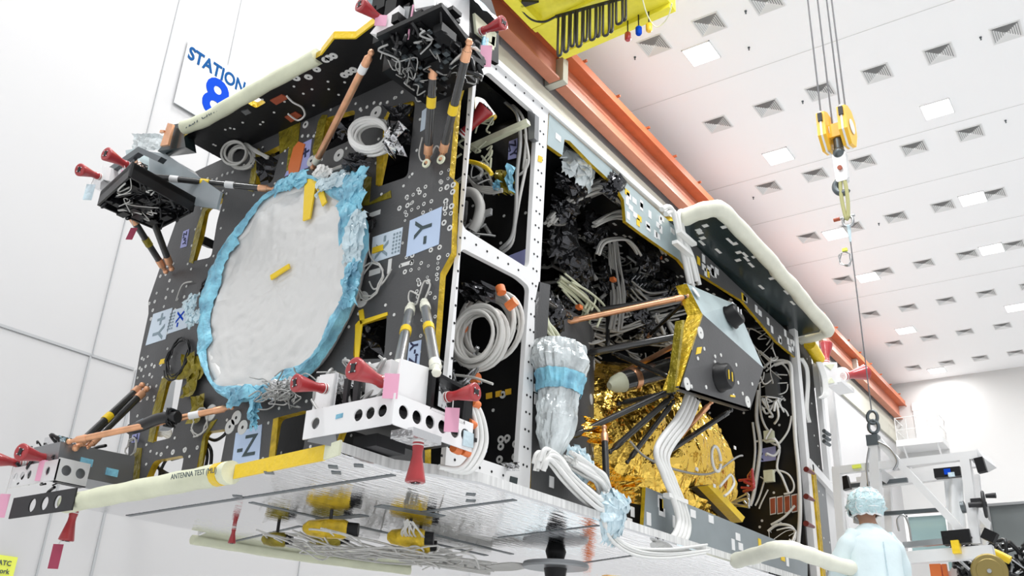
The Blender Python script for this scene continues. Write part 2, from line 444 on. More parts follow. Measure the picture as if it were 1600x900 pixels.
for k in range(11):
    t = k/10; p = a.lerp(b, t*.86+.04); q = a.lerp(b, t*.86+.1+.02*math.sin(k*3)); L = (1.0, .95, .85, .9, .8, .82, .78, .8, .75, .6, .55)[k]
    mb = RM(MB())
    pts = [p, p+Vector((0,0,-L*.55)), p+Vector((.01,0,-L*.93)), (p+q)/2+Vector((0,0,-L)), q+Vector((-.01,0,-L*.93)), q+Vector((0,0,-L*.55)), q]
    mb.tube(smooth_path(pts, 5), .026, 6); mb.build('festoon_cable', 'rubber', cr)
mb = RM(MB()); mb.tube(smooth_path([C2(812,12,13.43), C2(830,30,13.4), C2(850,34,13.4), C2(868,26,13.4)], 6), .025, 6); mb.build('feed_cable', 'rubber', cr)
mb = RM(MB()); mb.prism([C2(815,3,13.4), C2(812,14,13.4), C2(842,4,13.4)], (0,0,.06)); mb.build('pointer_bracket', 'rubber', cr)
mb = RM(MB()); mb.tube(smooth_path([C2(1000,-20,13.35), C2(1010,20,13.35), C2(1025,42,13.25), C2(1042,30,13.25), C2(1050,5,13.35)], 6), .012, 6); mb.build('signal_cable', 'foam', cr)
for px, py, mn, lb in ((981,57,'red','red warning lamp'), (998,48,'sign_blue','blue warning lamp'), (1014,43,'hook_yellow','yellow warning lamp')):
    q = C2(px, py, 13.2); mb = RM(MB()); mb.tube([q+Vector((0,0,.09)), q+Vector((0,0,.07)), q+Vector((0,0,-.07)), q+Vector((0,0,-.1))], [.05,.065,.065,.045], 14)
    l = mb.build('warning_lamp', mn, cr, label=lb)
    mb = RM(MB()); mb.cyl(q+Vector((0,0,.09)), q+Vector((0,0,.42)), .014, None, 6); mb.build('stem', 'rubber', l)
# ---- hook block and sling
AP = PX(1366, 676, 8.5)          # apex of the lifting frame
hk = thing('hook_block', 'yellow crane hook block with grey hook hanging on four steel ropes', 'hook block', (AP.x, AP.y, 0))
def zat(py):                      # height on the plumb line through the apex that shows at row py
    lo, hi = 1.0, 14.0
    for _ in range(40):
        z = (lo+hi)/2; d = Vector((AP.x, AP.y, z))-CAM; y = 450-FPX*d.dot(up)/d.dot(fw)
        if y > py: lo = z
        else: hi = z
    return z
def HP(dy, py, dx=0): return Vector((AP.x+dx, AP.y+dy, zat(py)))
zb = zat(205)
hk.location = (AP.x, AP.y, zb); ORG[hk] = Vector((AP.x, AP.y, zb))
for s_ in (-1, 1):
    mb = MB(); cy = AP.y+s_*.11
    pts = []
    for px_, pz in ((-.16,.19),(-.05,.24),(.08,.24),(.18,.15),(.19,-.02),(.1,-.2),(-.06,-.24),(-.17,-.1)): pts.append((AP.x+px_, cy-.045, zb+pz))
    mb.prism(pts, (0, .09, 0)); sh = mb.build('sheave_housing', 'hook_yellow', hk)
    mb = MB(); mb.prism([Vector((p[0]-AP.x, 0, p[2]-zb))*1.06+Vector((AP.x, cy-.01, zb)) for p in pts], (0,.02,0)); mb.build('rim', 'white_paint', sh)
    mb = MB(); mb.disc((AP.x, cy-.05*1, zb), (0,-1,0), .085, 20, .006); mb.build('badge', 'alu', sh)
    mb = MB(); mb.box((AP.x-.155, cy, zb+.12), (.06, .045, .1)); mb.build('slot', 'rubber', sh)
mb = MB(); mb.box((AP.x, AP.y, zb-.02), (.14, .16, .16)); mb.build('cross_block', 'hook_yellow', hk)
for s_ in (-.13, -.05, .05, .13):
    mb = MB(); mb.cyl((AP.x-.05*(1 if abs(s_) > .1 else -1), AP.y+s_, zb+.15), (AP.x-.06*(1 if abs(s_) > .1 else -1)+.05, AP.y+s_*1.05, 13.35), .009, None, 6); mb.build('hoist_rope', 'rope', hk)
z3, z4, z5, z6 = zat(238), zat(262), zat(285), zat(300)
mb = MB(); mb.cyl((AP.x, AP.y, z3+.2), (AP.x, AP.y, z3), .05, .05, 14); mb.ball((AP.x-.02, AP.y, z3-.02), .065, 14); mb.build('swivel', 'steel_dark', hk)
mb = MB(); mb.prism(rounded([(AP.x-.04, AP.y-.07, z3-.02), (AP.x-.04, AP.y+.07, z3-.02), (AP.x-.04, AP.y+.06, z5), (AP.x-.04, AP.y-.06, z5)], .03), (.08,0,0)); mb.build('load_cell', 'alu', hk)
mb = MB(); mb.cyl((AP.x-.05, AP.y, z4-.03), (AP.x-.07, AP.y, z4-.03), .025, None, 12); mb.build('pin', 'heater', hk)
mb = MB(); hp = []
for k in range(15):
    a = math.radians(110-k*20); hp.append(Vector((AP.x, AP.y+.085*math.cos(a), zat(290)+.085*math.sin(a))))
hp = [Vector((AP.x, AP.y, z5+.03))]+hp[:13]
mb.tube(smooth_path(hp, 3), [.035]*3+[.036]*(len(smooth_path(hp, 3))-8)+[.03,.026,.022,.018,.012], 10); mb.build('hook', 'steel_dark', hk)
sl = thing('lifting_sling', 'olive webbing sling with shackles running from the crane hook to the silver frame', 'sling', (AP.x, AP.y, zat(320)))
mb = MB()
a, b = zat(283), zat(340)
lp = [Vector((AP.x-.02, AP.y+s_*w_, z)) for s_, w_, z in ((-1,.012,b),(-1,.03,(a+b)/2),(-1,.02,a),(1,.02,a),(1,.03,(a+b)/2),(1,.012,b))]
mb.tube(smooth_path(lp, 4, True), .02, 8, closed=True); mb.build('webbing', 'sling', sl)
mb = MB(); zz = zat(343)
mb.tube([Vector((AP.x, AP.y+.05*math.cos(math.radians(a_)), zz-.02+.06*math.sin(math.radians(a_)))) for a_ in range(0, 360, 24)], .016, 8, closed=True)
mb.cyl((AP.x, AP.y+.075, zz+.03), (AP.x, AP.y-.075, zz+.03), .014, None, 8); mb.build('shackle', 'steel', sl)
mb = MB(); mb.cyl((AP.x, AP.y+.14, zz+.03), (AP.x, AP.y+.075, zz+.03), .02, None, 8); mb.build('shackle_pin', 'heater', sl)
mb = MB(); mb.cyl((AP.x, AP.y, zat(352)), (AP.x, AP.y, zat(378)), .022, .01, 8); mb.build('sleeve', 'bag_blue', sl)
mb = MB(); cc = Vector((AP.x-.02, AP.y+.07, zat(402)))
pts = []
for k in range(70):
    a_ = k*.36; pts.append(cc+Vector((.004*k/10, (.055+.012*math.sin(k*.9))*math.cos(a_), (.085+.015*math.cos(k*.7))*math.sin(a_))))
mb.tube(pts, .004, 5); mb.build('loose_wire_coil', 'steel', sl)
mb = MB(); mb.box(cc+Vector((0,-.01,.09)), (.03,.05,.03)); mb.build('yellow_tie', 'notice', sl)
mb = MB(); mb.cyl((AP.x, AP.y, zat(378)), (AP.x, AP.y, zat(640)), .006, None, 6); mb.build('wire_rope', 'rope', sl)
mb = MB(); zz = zat(652)
for o_ in (0, -.09):
    mb.tube([Vector((AP.x+(.0 if o_ else .0), AP.y+.045*math.cos(math.radians(a_)), zz+o_+.06*math.sin(math.radians(a_)))) for a_ in range(0, 360, 24)], .016, 8, closed=True)
mb.build('lower_shackle', 'steel_dark', sl)
# ================================================================ THE SPACECRAFT
XF, YF, ZB, ZT = 3.6, 3.2, 1.98, 4.9
sat = thing('spacecraft', 'large boxy communications spacecraft with black front panel, white side frame and mirrored underside', 'spacecraft', (6.4, 4.4, ZB))
def uv(px, py): q = PX(px, py); return (q.y, q.z)
WIN = [[(602,180),(610,168),(649,156),(637,276),(590,292),(589,285),(600,232)],
 [(505,197),(510,184),(556,171),(546,220),(500,240)],
 [(407,242),(441,225),(435,250),(425,285),(398,294)],
 [(350,307),(339,347),(330,402),(298,409),(311,367),(319,326)],
 [(287,586),(268,684),(234,692),(245,640),(258,592)],
 [(240,720),(288,711),(280,752),(222,762)],
 [(318,675),(355,670),(343,732),(306,739)],
 [(605,490),(600,560),(551,562),(556,505)],
 [(431,653),(481,640),(474,706),(420,720)],
 [(535,665),(592,668),(583,702),(520,706)]]
outl = [(744,108),(722,121),(713,152),(702,275),(709,281),(705,395),(688,427),(680,532),(664,690),(664,745),(206,762),(203,642),(218,556),(232,490),(232,470),(262,383),(300,225)]
out3 = [PX(*p) for p in outl]
out3[0].z = ZT; out3[-1] = Vector((XF, 6.2, ZT)); out3[9].z = out3[10].z = ZB+.05
fp = MB(); fp.plate(out3, [rounded([PX(*p) for p in w_], .045) for w_ in WIN], (.05, 0, 0), side=1)
fp.m = 2
wuv = [[uv(*p) for p in w_] for w_ in WIN]; ouv = [(p.y, p.z) for p in out3]
def okp(y, z):
    if not inpoly((y, z), ouv): return False
    for w_ in wuv:
        for dy, dz in ((0,0),(.03,0),(-.03,0),(0,.03),(0,-.03)):
            if inpoly((y+dy, z+dz), w_): return False
    return (y-4.86)**2+(z-3.53)**2 > .9**2
def dots(px, py, nx, nz, d, r, hole=.5, drop=.2):
    q = PX(px, py)
    for i in range(nx):
        for j in range(nz):
            if R.random() < drop: continue
            y, z = q.y-i*d, q.z-j*d
            if okp(y, z): fp.disc((XF, y, z), (-1,0,0), r*.86*R.choice((1,1,.75)), 9, .003, r*hole*.7)
dots(655,283,6,6,.062,.017,.6,.35); dots(636,308,3,3,.055,.02,.5,.3); dots(690,285,3,8,.05,.024,.5,.35); dots(612,330,3,2,.07,.022,.5,.2)
dots(626,405,3,3,.05,.02,.5,.2); dots(660,395,5,4,.07,.02,.5,.3); dots(655,420,6,4,.075,.015,.6,.4); dots(655,440,5,3,.1,.015,.6,.5)
dots(237,425,5,9,.075,.018,.3,.35); dots(232,530,4,7,.085,.018,.3,.35); dots(222,560,3,4,.08,.016,.3,.3); dots(262,545,3,3,.08,.016,.3,.4); dots(270,455,3,4,.09,.016,.3,.4)
dots(215,650,1,8,.16,.014,.3,.2); dots(650,180,1,8,.16,.014,.4,.3); dots(252,710,6,1,.14,.024,.3,.1); dots(660,500,2,7,.1,.014,.5,.4)
fp.m = 3
for px, py, r in ((588,100,.05),(588,177,.055),(530,243,.05),(487,252,.045),(270,640,.045),(330,645,.06),(370,653,.05),(360,667,.05),(566,468,.055),(298,585,.05),(380,668,.05),(478,195,.03),(325,235,.02)):
    q = PX(px, py)
    if okp(q.y, q.z): fp.disc(q, (-1,0,0), r, 16, .006, .012)
for k in range(40):       # fastener rows along the top edge and round the openings
    y = 3.45+k*.068; 
    if okp(y, ZT-.16): fp.disc((XF, y, ZT-.16+R.uniform(-.03,.03)), (-1,0,0), .014, 7, .004)
for w_ in wuv:
    for i in range(len(w_)):
        a, b = Vector(w_[i-1]), Vector(w_[i]); L = (b-a).length
        if L < .12: continue
        c = sum((Vector(p) for p in w_), Vector((0,0)))/len(w_)
        for t in ((.2,.8) if L < .4 else (.1,.35,.65,.9)):
            q = a.lerp(b, t); q = q+(q-c).normalized()*.07
            if okp(q.x, q.y): fp.disc((XF, q.x, q.y), (-1,0,0), .011, 7, .004)
for px, py, ww, hh in ((586,334,.1,.035),(636,412,.11,.025),(609,416,.03,.1),(573,372,.05,.06),(586,425,.1,.04),(643,318,.02,.02)):
    q = PX(px, py); fp.box(q, (.006, ww, hh))
front = fp.build('front_panel', ['carbon','tape_gold','white_dot','white_dot'], sat)
# tape pieces on the front panel
def tape(pts, mn, th=.006, x=XF, par=None, nm='tape_strip'):
    mb = MB(); mb.prism([PX(a, b, x) for a, b in pts], (-th, 0, 0)); return mb.build(nm, mn, par or front)
for pts, mn in ([((571,275),(581,277),(577,318),(611,298),(612,309),(575,321),(566,322)),'tape_olive'],[((612,176),(613,170),(646,160),(647,164),(618,176),(606,186),(602,232),(598,232),(601,184)),'tape_gold'],
 [((590,235),(602,232),(596,290),(588,290)),'tape_gold'],[((630,173),(641,172),(640,182),(629,184)),'tape_yellow'],[((556,508),(561,502),(606,488),(606,493),(567,507),(561,562),(555,562)),'tape_yellow'],
 [((561,486),(568,483),(571,505),(564,507)),'tape_yellow'],[((428,655),(436,652),(430,722),(420,724)),'tape_gold'],[((498,190),(504,180),(512,180),(508,200),(500,245),(492,250),(489,235)),'tape_olive'],
 [((398,240),(405,232),(408,240),(404,262),(396,300),(388,298)),'tape_olive'],[((306,362),(319,322),(340,305),(350,303),(348,309),(322,330),(312,372),(302,412),(296,410)),'tape_olive'],
 [((240,640),(254,592),(264,586),(290,582),(288,587),(262,596),(252,640),(240,692),(232,690)),'tape_olive'],[((252,562),(260,560),(257,568),(249,570)),'tape_yellow'],
 [((310,738),(316,690),(330,660),(340,655),(322,682),(316,740)),'tape_olive'],[((500,697),(507,697),(505,716),(498,717)),'tape_yellow'],[((212,700),(222,700),(216,762),(206,764)),'tape_olive'],
 [((436,200),(470,190),(462,262),(448,268),(452,230),(438,240)),'tape_olive']):
    tape(pts, mn)
# axis labels
def sticker(c4, txt, rot, size, mn='label_blue', ink='ink', x=None, y=None, par=None, fine=0, off=(0,0), nrm=1):
    f = (lambda a, b: PX(a, b, x)) if x is not None else (lambda a, b: PY(a, b, y))
    P4 = [f(*p) for p in c4]; n = Vector((-1,0,0)) if x is not None else Vector((0,-1,0))
    mb = MB(); mb.prism(P4, n*.004); st = mb.build('axis_label', mn, par)
    R0 = Vector((0,-1,0)) if x is not None else Vector((1,0,0)); U0 = Vector((0,0,1))
    c = sum(P4, Vector())/4 + n*.006 + R0*off[0] + U0*off[1]
    a = math.radians(rot); u = R0*math.cos(a)+U0*math.sin(a); v = -R0*math.sin(a)+U0*math.cos(a)
    if txt: text('lettering', txt, c, u, v, size, ink, st, .001, bold=.002)
    if fine:
        for k in range(3): 
            mb = MB()
            for j in range(6): mb.box(c+v*(-size*.62-k*.026)+u*(-.07+j*.026), (.002, .014, .014) if x is not None else (.02,.002,.02))
            mb.build('small_print', 'ink_pale', st)
    return st
sticker([(641,345),(691,323),(686,382),(635,402)], '-Y', 90, .2, x=XF, par=front)
sticker([(583,371),(630,355),(625,397),(580,412)], 'X-', 90, .15, 'label_pale', 'ink_pale', x=XF, par=front, fine=1, off=(-.03,0))
tape([(584,388),(600,383),(600,392),(583,397)], 'tape_yellow', .012)
sticker([(240,491),(270,481),(259,530),(228,540)], '+Y', -90, .2, 'label_pale', 'ink_pale', x=XF, par=front)
sticker([(271,485),(300,476),(292,512),(262,522)], 'X-', -90, .13, 'label_pale', 'sign_blue', x=XF, par=front, fine=1)
sticker([(369,677),(410,663),(405,724),(362,731)], '-Z', 0, .2, x=XF, par=front)
sticker([(640,536),(659,531),(655,575),(636,570)], 'Z,-Y', 90, .085, 'label_blue', 'ink_navy', x=XF, par=front)
sticker([(465,228),(488,217),(482,262),(445,276),(452,262),(457,240)][:4], 'Z+', 10, .17, 'label_violet', 'ink_navy', x=XF, par=front)
sticker([(660,174),(668,168),(664,202),(657,206)], '', 90, .06, 'label_pale', x=XF, par=front)
sticker([(287,362),(296,358),(292,385),(282,388)], 'Z,+Y', -80, .06, 'label_violet', 'ink_navy', x=XF, par=front)
sticker([(213,659),(224,654),(222,662),(212,665)], '', 0, .06, 'label_pale', x=XF, par=front)
sticker([(208,678),(219,676),(216,691),(206,692)], 'Z', -80, .07, 'label_violet', 'ink_navy', x=XF, par=front)
tape([(452,262),(460,232),(468,222),(478,226),(470,262),(462,292),(455,290)], 'orange', .012)
# small edge connectors and wire loops on the panel
def loops(px, py, r, n, mn, x=XF-.03, rr=.006, nm='wire_loop', par=None, el=1.2):
    c = PX(px, py, x); pts = []
    for k in range(n*14):
        a = k/14*2*math.pi; pts.append(c+Vector((R.uniform(-.015,.015), r*math.cos(a)*(1+.12*math.sin(k*.37)), r*el*math.sin(a)*(1+.12*math.cos(k*.23)))))
    mb = MB(); mb.tube(pts, rr, 5); return mb.build(nm, mn, par or front)
for a in ((327,450,.1,3,'cable_black'),(277,560,.13,4,'cable_black'),(577,438,.1,2,'cable'),(584,290,.0,1,'cable'),(312,660,.08,2,'cable'),(205,700,.06,2,'cable'),(577,350,.04,4,'cable_black'),(560,330,.03,3,'tape_olive')):
    if a[2]: loops(*a)
for pts in ([(577,440),(585,452),(600,440),(612,420)], [(560,345),(573,352),(577,395),(585,410)], [(300,440),(285,445),(275,470)],[(655,462),(641,455),(639,470),(650,476),(655,462),(663,440),(672,445),(663,470)],[(660,215),(655,240),(660,252),(672,245),(682,228),(690,240),(684,250)],[(660,150),(650,142),(652,158),(664,155)]):
    mb = MB(); mb.tube(smooth_path([PX(a, b, XF-.02) for a, b in pts], 6), .006, 5); mb.build('wire_loop', 'cable', front)
for cx, cy in ((312,575),(300,600),(345,435),(350,470),(295,572),(310,640)):
    mb = MB(); q = PX(cx, cy, XF-.02); mb.grid(lambda a, b: q+Vector((-.03+crumple((a*9,b*9,cx), .06, 1), (a-.5)*.16+crumple((b*5,a*7,cy), .05, 1), (b-.5)*.2)), 5, 5); mb.build('tape_wad', 'tape_olive', front)
# dish aperture cover
oc = thing('aperture_cover', 'round silver film cover edged with blue tape on the black front panel', 'cover', (XF, 4.70, 3.47))
cy, cz, RR = 4.70, 3.467, .80
def rad(a): return RR*(1+.012*math.sin(5*a)+.008*math.sin(11*a+1))
mb = MB()
def film(a, b):
    th = a*2*math.pi; r = b*rad(th)
    y, z = cy+r*math.cos(th), cz+r*math.sin(th)
    d = crumple((y, z, .3), .03, 5)*(b**2)*1.2 + crumple((y, z, 5.3), .012, 14) + fold((y*3+z, z*2.2, .3), 1, .03)*b + (fold((th*5, b*3, 2), 1, .06) if b > .7 else 0)*(b-.7)*2
    return Vector((XF-.10+.03*b*b-d, y, z))
mb.grid(film, 150, 44, True); mb.tube([Vector((XF-.06, cy+.93*rad(t*math.pi/48)*math.cos(t*math.pi/48), cz+.93*rad(t*math.pi/48)*math.sin(t*math.pi/48))) for t in range(96)], .055, 6, closed=True)
mb.build('film', 'foil', oc)
mb = MB()
def ringt(a, b):
    th = a*2*math.pi; wv = .07+.02*math.sin(3*th+.5)+.03*math.sin(9*th)+ (.10 if -.5 < ((th+math.pi) % (2*math.pi))-math.pi < .75 else 0)
    r = rad(th)*1.0+(b-.78)*wv
    return Vector((XF-.11-.02*math.sin(b*math.pi)-crag(th*1.2, b*.6, 1, .035, 4)+(.06 if b == 1 else 0), cy+r*math.cos(th), cz+r*math.sin(th)))
mb.grid(ringt, 300, 7); mb.build('blue_tape_edge', 'tape_blue', oc)
def wad(px, py, w_, h_, mn, par, x=XF-.12, nm='tape_wad', n=18, am=.1):
    q = PX(px, py, x); mb = MB()
    mb.grid(lambda a, b: q+Vector((-crag(a*h_/w_ if h_<w_ else a, b*h_/w_ if h_>w_ else b, px*.1, am*.3, 3)-.05*math.sin(a*math.pi)*math.sin(b*math.pi), (.5-a)*w_+crumple((b*3,a*4,py*.1), .08, 1)-.04, (b-.5)*h_+crumple((b*3,a*3,py*.3), .08, 1)-.04)), n, n)
    return mb.build(nm, mn, par)
wad(552,298,.22,.3,'tape_blue',oc); wad(543,340,.14,.34,'tape_blue',oc,n=7); wad(553,370,.16,.35,'bag_blue',oc); wad(548,440,.12,.3,'tape_blue',oc); wad(520,285,.3,.12,'bag_blue',oc)
wad(455,285,.32,.12,'tape_blue',oc); wad(300,478,.12,.16,'bag_blue',oc); wad(304,498,.12,.12,'bag_blue',oc); wad(385,615,.4,.1,'tape_blue',oc); wad(400,640,.06,.22,'tape_blue',oc)
wad(440,605,.22,.12,'foil_chrome',oc); wad(505,270,.14,.06,'cable_white',oc)
for pts in ([(478,282),(497,278),(486,342),(475,346)], [(491,280),(500,277),(512,316),(505,323)], [(424,431),(453,413),(454,419),(425,438)]):
    mb = MB(); mb.prism([PX(a, b, XF-.118) for a, b in pts], (-.012,0,0)); mb.build('yellow_tape', 'tape_yellow', oc)
# frayed wire bundle at the cover's lower right
mb = MB()
for k in range(34):
    q = PX(440+R.uniform(-18,22), 608+R.uniform(-10,14), XF-.16); pts = [q]
    for j in range(4): pts.append(pts[-1]+Vector((R.uniform(-.05,.04), R.uniform(-.09,.09), R.uniform(-.05,.05))))
    mb.tube(smooth_path(pts, 3), .005, 4)
mb.build('frayed_wires', 'cable_grey', front)
# ---- top panel
tp = MB()
y0 = PZ(500,92,ZT).y
tpo = [(3.22,5.82),(3.13,4.12),(3.06,3.92),(3.14,3.8),(3.1,3.55),(3.1,3.24),(9.5,3.24),(9.5,5.82)]
h1 = [PZ(*p, ZT) for p in ((386,161),(403,152),(416,160),(400,169))]; h2 = [PZ(*p, ZT) for p in ((742,150),(756,154),(778,183),(770,190),(742,182))]
h3 = [PZ(*p, ZT) for p in ((255,243),(263,237),(312,268),(300,276))]
tp.plate([Vector((a, b, ZT)) for a, b in tpo], [rounded(h1, .02), rounded(h2, .03)], (0,0,.05), side=1)
tp.m = 2
for k in range(26):
    q = Vector((R.uniform(3.18,3.55), R.uniform(3.6,5.8), ZT))
    if not inpoly((q.x, q.y), [(p.x, p.y) for p in h1]): tp.disc(q, (0,0,-1), .010, 7, .004)
for px, py in ((509,93),(514,90),(521,87),(538,117),(545,113),(552,109),(463,122),(482,120),(495,108)):
    tp.disc(PZ(px, py, ZT), (0,0,-1), .03, 12, .004, .008)
for k in range(60): tp.box((R.uniform(6.2,9.4), R.uniform(3.3,3.9), ZT-.002), (.05,.02,.004))
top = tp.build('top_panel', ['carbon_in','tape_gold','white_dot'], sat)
mb = MB()
for a, b in zip(tpo[1:5], tpo[2:6]): mb.bar((a[0]-.004, a[1], ZT+.025), (b[0]-.004, b[1], ZT+.025), .012, .056)
mb.build('gold_edge', 'tape_yellow', top)
for pts, mn in ([((422,156),(440,147),(452,152),(432,163)),'heater'], [((445,182),(462,174),(472,180),(455,190)),'heater'], [((377,173),(388,170),(393,175),(384,179)),'grey_plate']):
    mb = MB(); mb.prism([PZ(a, b, ZT) for a, b in pts], (0,0,-.008)); mb.build('heater_patch', mn, top)
mb = MB(); mb.tube(smooth_path([PZ(a, b, ZT-.03) for a, b in ((448,150),(458,160),(472,168),(476,180),(465,188),(450,178))], 6), .008, 5); mb.build('wire', 'cable_white', top)
# ---- side frame in white
fr = MB()
o_ = [(744,117),(723,121),(700,540),(672,722),(672,731)]
fo = [PY(a, b, YF) for a, b in ((744,112),(724,121),(698,560),(683,727),(827,769),(857,176),(774,93.5))]
fo[0].z = fo[6].z = fo[5].z = ZT+.03; fo[3].z = fo[4].z = ZB+.06; fo[1].x = fo[2].x = fo[3].x = 3.655; fo[0] = Vector((3.655, YF, ZT+.03)); fo.pop(1); fo.pop(); 
op1 = [PY(a, b, YF) for a, b in ((745,122),(764,113),(833,174),(839,190),(826.7,412),(823,418),(727,358),(723,350))]
op2 = [PY(a, b, YF) for a, b in ((717,400),(723,388),(810,433),(827,448),(809,727),(800,733),(700,700),(689,690))]
fr.plate(fo, [rounded(op1, .03), rounded(op2, .04)], (0, .035, 0))
fr.m = 1
for A, B in (((735,135),(706,560)), ((850,190),(822,750)), ((775,108),(850,172)), ((726,372),(820,428)), ((690,712),(815,752)), ((844,205),(817,735)), ((706,560),(692,690))):
    a, b = PY(*A), PY(*B); L = (b-a).length
    for k in range(int(L/.11)+1): fr.disc(a.lerp(b, k*.11/L), (0,-1,0), .008, 6, .003)
frame = fr.build('side_frame', ['white_paint','black'], sat)
mb = MB(); mb.prism([PY(a, b, YF) for a, b in ((797,744),(808,747),(806,762),(795,758))], (0,-.006,0)); mb.build('green_patch', 'carbon_green', frame)
mb = MB(); mb.prism([PY(a, b, YF) for a, b in ((841,243),(847,246),(846,254),(840,252))], (0,-.006,0)); mb.build('tape_dot', 'tape_yellow', frame)
# top cap rail: white strip along the whole upper edge
mb = MB(); mb.prism([Vector((3.75,YF-.02,ZT+.05)), Vector((9.45,YF-.02,ZT+.05)), Vector((9.45,YF-.02,ZT-.0)), Vector((4.55,YF-.02,ZT-.0)), Vector((3.75,YF-.02,ZT-.0))], (0,.3,0)); mb.build('top_rail', 'white_paint', sat)
# ---- bulkheads, shelves and back wall
def slab(nm, lo, hi, mn, par=sat, dn=0, ax=0, dotr=.012):
    mb = MB(); lo, hi = Vector(lo), Vector(hi); mb.box((lo+hi)/2, hi-lo); mb.m = 1
    for k in range(dn):
        q = Vector([R.uniform(lo[i]+.03, hi[i]-.03) for i in range(3)]); nrm = Vector((0,0,0)); nrm[ax] = -1; q[ax] = lo[ax]; mb.disc(q, nrm, dotr, 7, .003)
    return mb.build(nm, [mn, 'white_dot'], par)
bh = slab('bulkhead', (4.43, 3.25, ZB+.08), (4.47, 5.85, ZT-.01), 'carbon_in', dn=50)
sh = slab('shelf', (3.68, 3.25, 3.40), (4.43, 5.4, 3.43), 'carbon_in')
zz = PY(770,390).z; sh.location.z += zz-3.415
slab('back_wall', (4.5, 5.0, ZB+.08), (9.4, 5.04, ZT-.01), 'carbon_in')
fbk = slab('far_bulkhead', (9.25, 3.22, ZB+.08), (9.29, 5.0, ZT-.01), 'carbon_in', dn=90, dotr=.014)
# ---- mirrored underside
mp = MB()
mo = [PZ(a, b, ZB) for a, b in ((104,797),(367,748),(508,719),(532,711),(614,737),(681,745),(750,757),(1147,880))]
mo[0].y = 5.82
zo = [Vector((p.x, p.y, ZB)) for p in mo] + [Vector((9.6, 2.85, ZB)), Vector((9.6, 6.1, ZB)), Vector((4.2, 6.1, ZB)), Vector((4.1, 5.85, ZB))]
mp.plate(zo, [], (0,0,.012)); mir = mp.build('mirror_panel', 'mirror', sat)
mb = MB(); mb.plate([p+Vector((0,0,.0125)) for p in zo], [], (0,0,.05)); mb.build('honeycomb_core', 'white_edge', sat)
mb = MB()
a, b = mo[1], mo[2]; mb.bar(a+Vector((-.006,0,.035)), b+Vector((-.006,0,.035)), .012, .075); mb.build('gold_edge', 'tape_yellow', mir)
mb = MB(); mb.bar(mo[2]+Vector((-.006,0,.035)), mo[3]+Vector((-.006,0,.035)), .012, .07); mb.build('olive_edge', 'foam', mir)
def strip(a, b, w_, mn='steel_dark'):
    A, B = PZ(*a, ZB), PZ(*b, ZB); d = (B-A).normalized(); s_ = Vector((-d.y, d.x, 0))*w_/2
    mb.prism([A-s_, B-s_, B+s_, A+s_], (0,0,-.003))
mb = MB()
for a in (((200,806),(615,742),.035), ((650,737),(1330,690),.0), ((392,785),(760,868),.045), ((590,790),(690,807),.09), ((660,800),(805,781),.035), ((640,826),(800,866),.04), ((340,852),(470,822),.03), ((500,812),(570,805),.08),((430,778),(480,800),.0),
          ((780,840),(935,821),.03),((840,890),(1045,860),.03)):
    if a[2]: strip(*a)
for px, py in ((420,738),(525,738),(371,775),(735,772),(735,782),(560,727),(520,729)):
    strip((px-7, py), (px+8, py+1), .06)
mb.build('seam_strip', 'steel_dark', mir)
# ---- long side: pale radiator strips along the top and bottom edges
def ypan(nm, pts, mn, y=YF, t=.03, side=None, specks=0, par=sat, specksz=(.05,.07)):
    P3 = [PY(a, b, y) for a, b in pts]; mb = MB(); mb.plate(P3, [], (0,t,0), side=1); mb.m = 2
    pl = [(p.x, p.z) for p in P3]; x0, x1 = min(p[0] for p in pl), max(p[0] for p in pl); z0, z1 = min(p[1] for p in pl), max(p[1] for p in pl)
    c = 0
    for k in range(specks*30):
        if c >= specks: break
        x, z = R.uniform(x0, x1), R.uniform(z0, z1)
        w_, h_ = specksz if R.random() < .6 else specksz[::-1]
        if all(inpoly((x+s*w_*.6, z+q*h_*.6), pl) for s in (-1,1) for q in (-1,1)):
            c += 1; mb.m = 3 if R.random() < .12 else 2; mb.box((x, y-.002, z), (w_, .005, h_))
    return mb.build(nm, [mn, side or 'tape_gold', 'white_paint', 'tape_yellow'], par)
ypan('radiator_strip', [(858,178),(960,268),(1046,346),(1079,376),(1079,428),(1060,405),(1003,365),(978,346),(975,312),(962,290),(925,256),(890,220),(882,218),(879,243),(855,226)], 'radiator_pale', specks=22)
ypan('radiator_strip', [(1079,376),(1150,444),(1243,529),(1245,560),(1214,534),(1160,470),(1087,424),(1079,428)], 'carbon', specks=26, specksz=(.06,.08))
ypan('radiator_strip', [(1009,761),(1240,855),(1262,868),(1262,905),(1147,885),(1005,829)], 'radiator', y=YF-.06, specks=22, specksz=(.06,.09))
ypan('carbon_strip', [(836,470),(842,440),(860,445),(850,600),(846,700),(960,790),(960,826),(829,768)], 'carbon', y=YF+.0, specks=6, side='tape_gold')
ypan('connector_box', [(935,775),(1005,790),(1003,829),(930,805)], 'black', y=YF+.02, t=.2, specks=3)
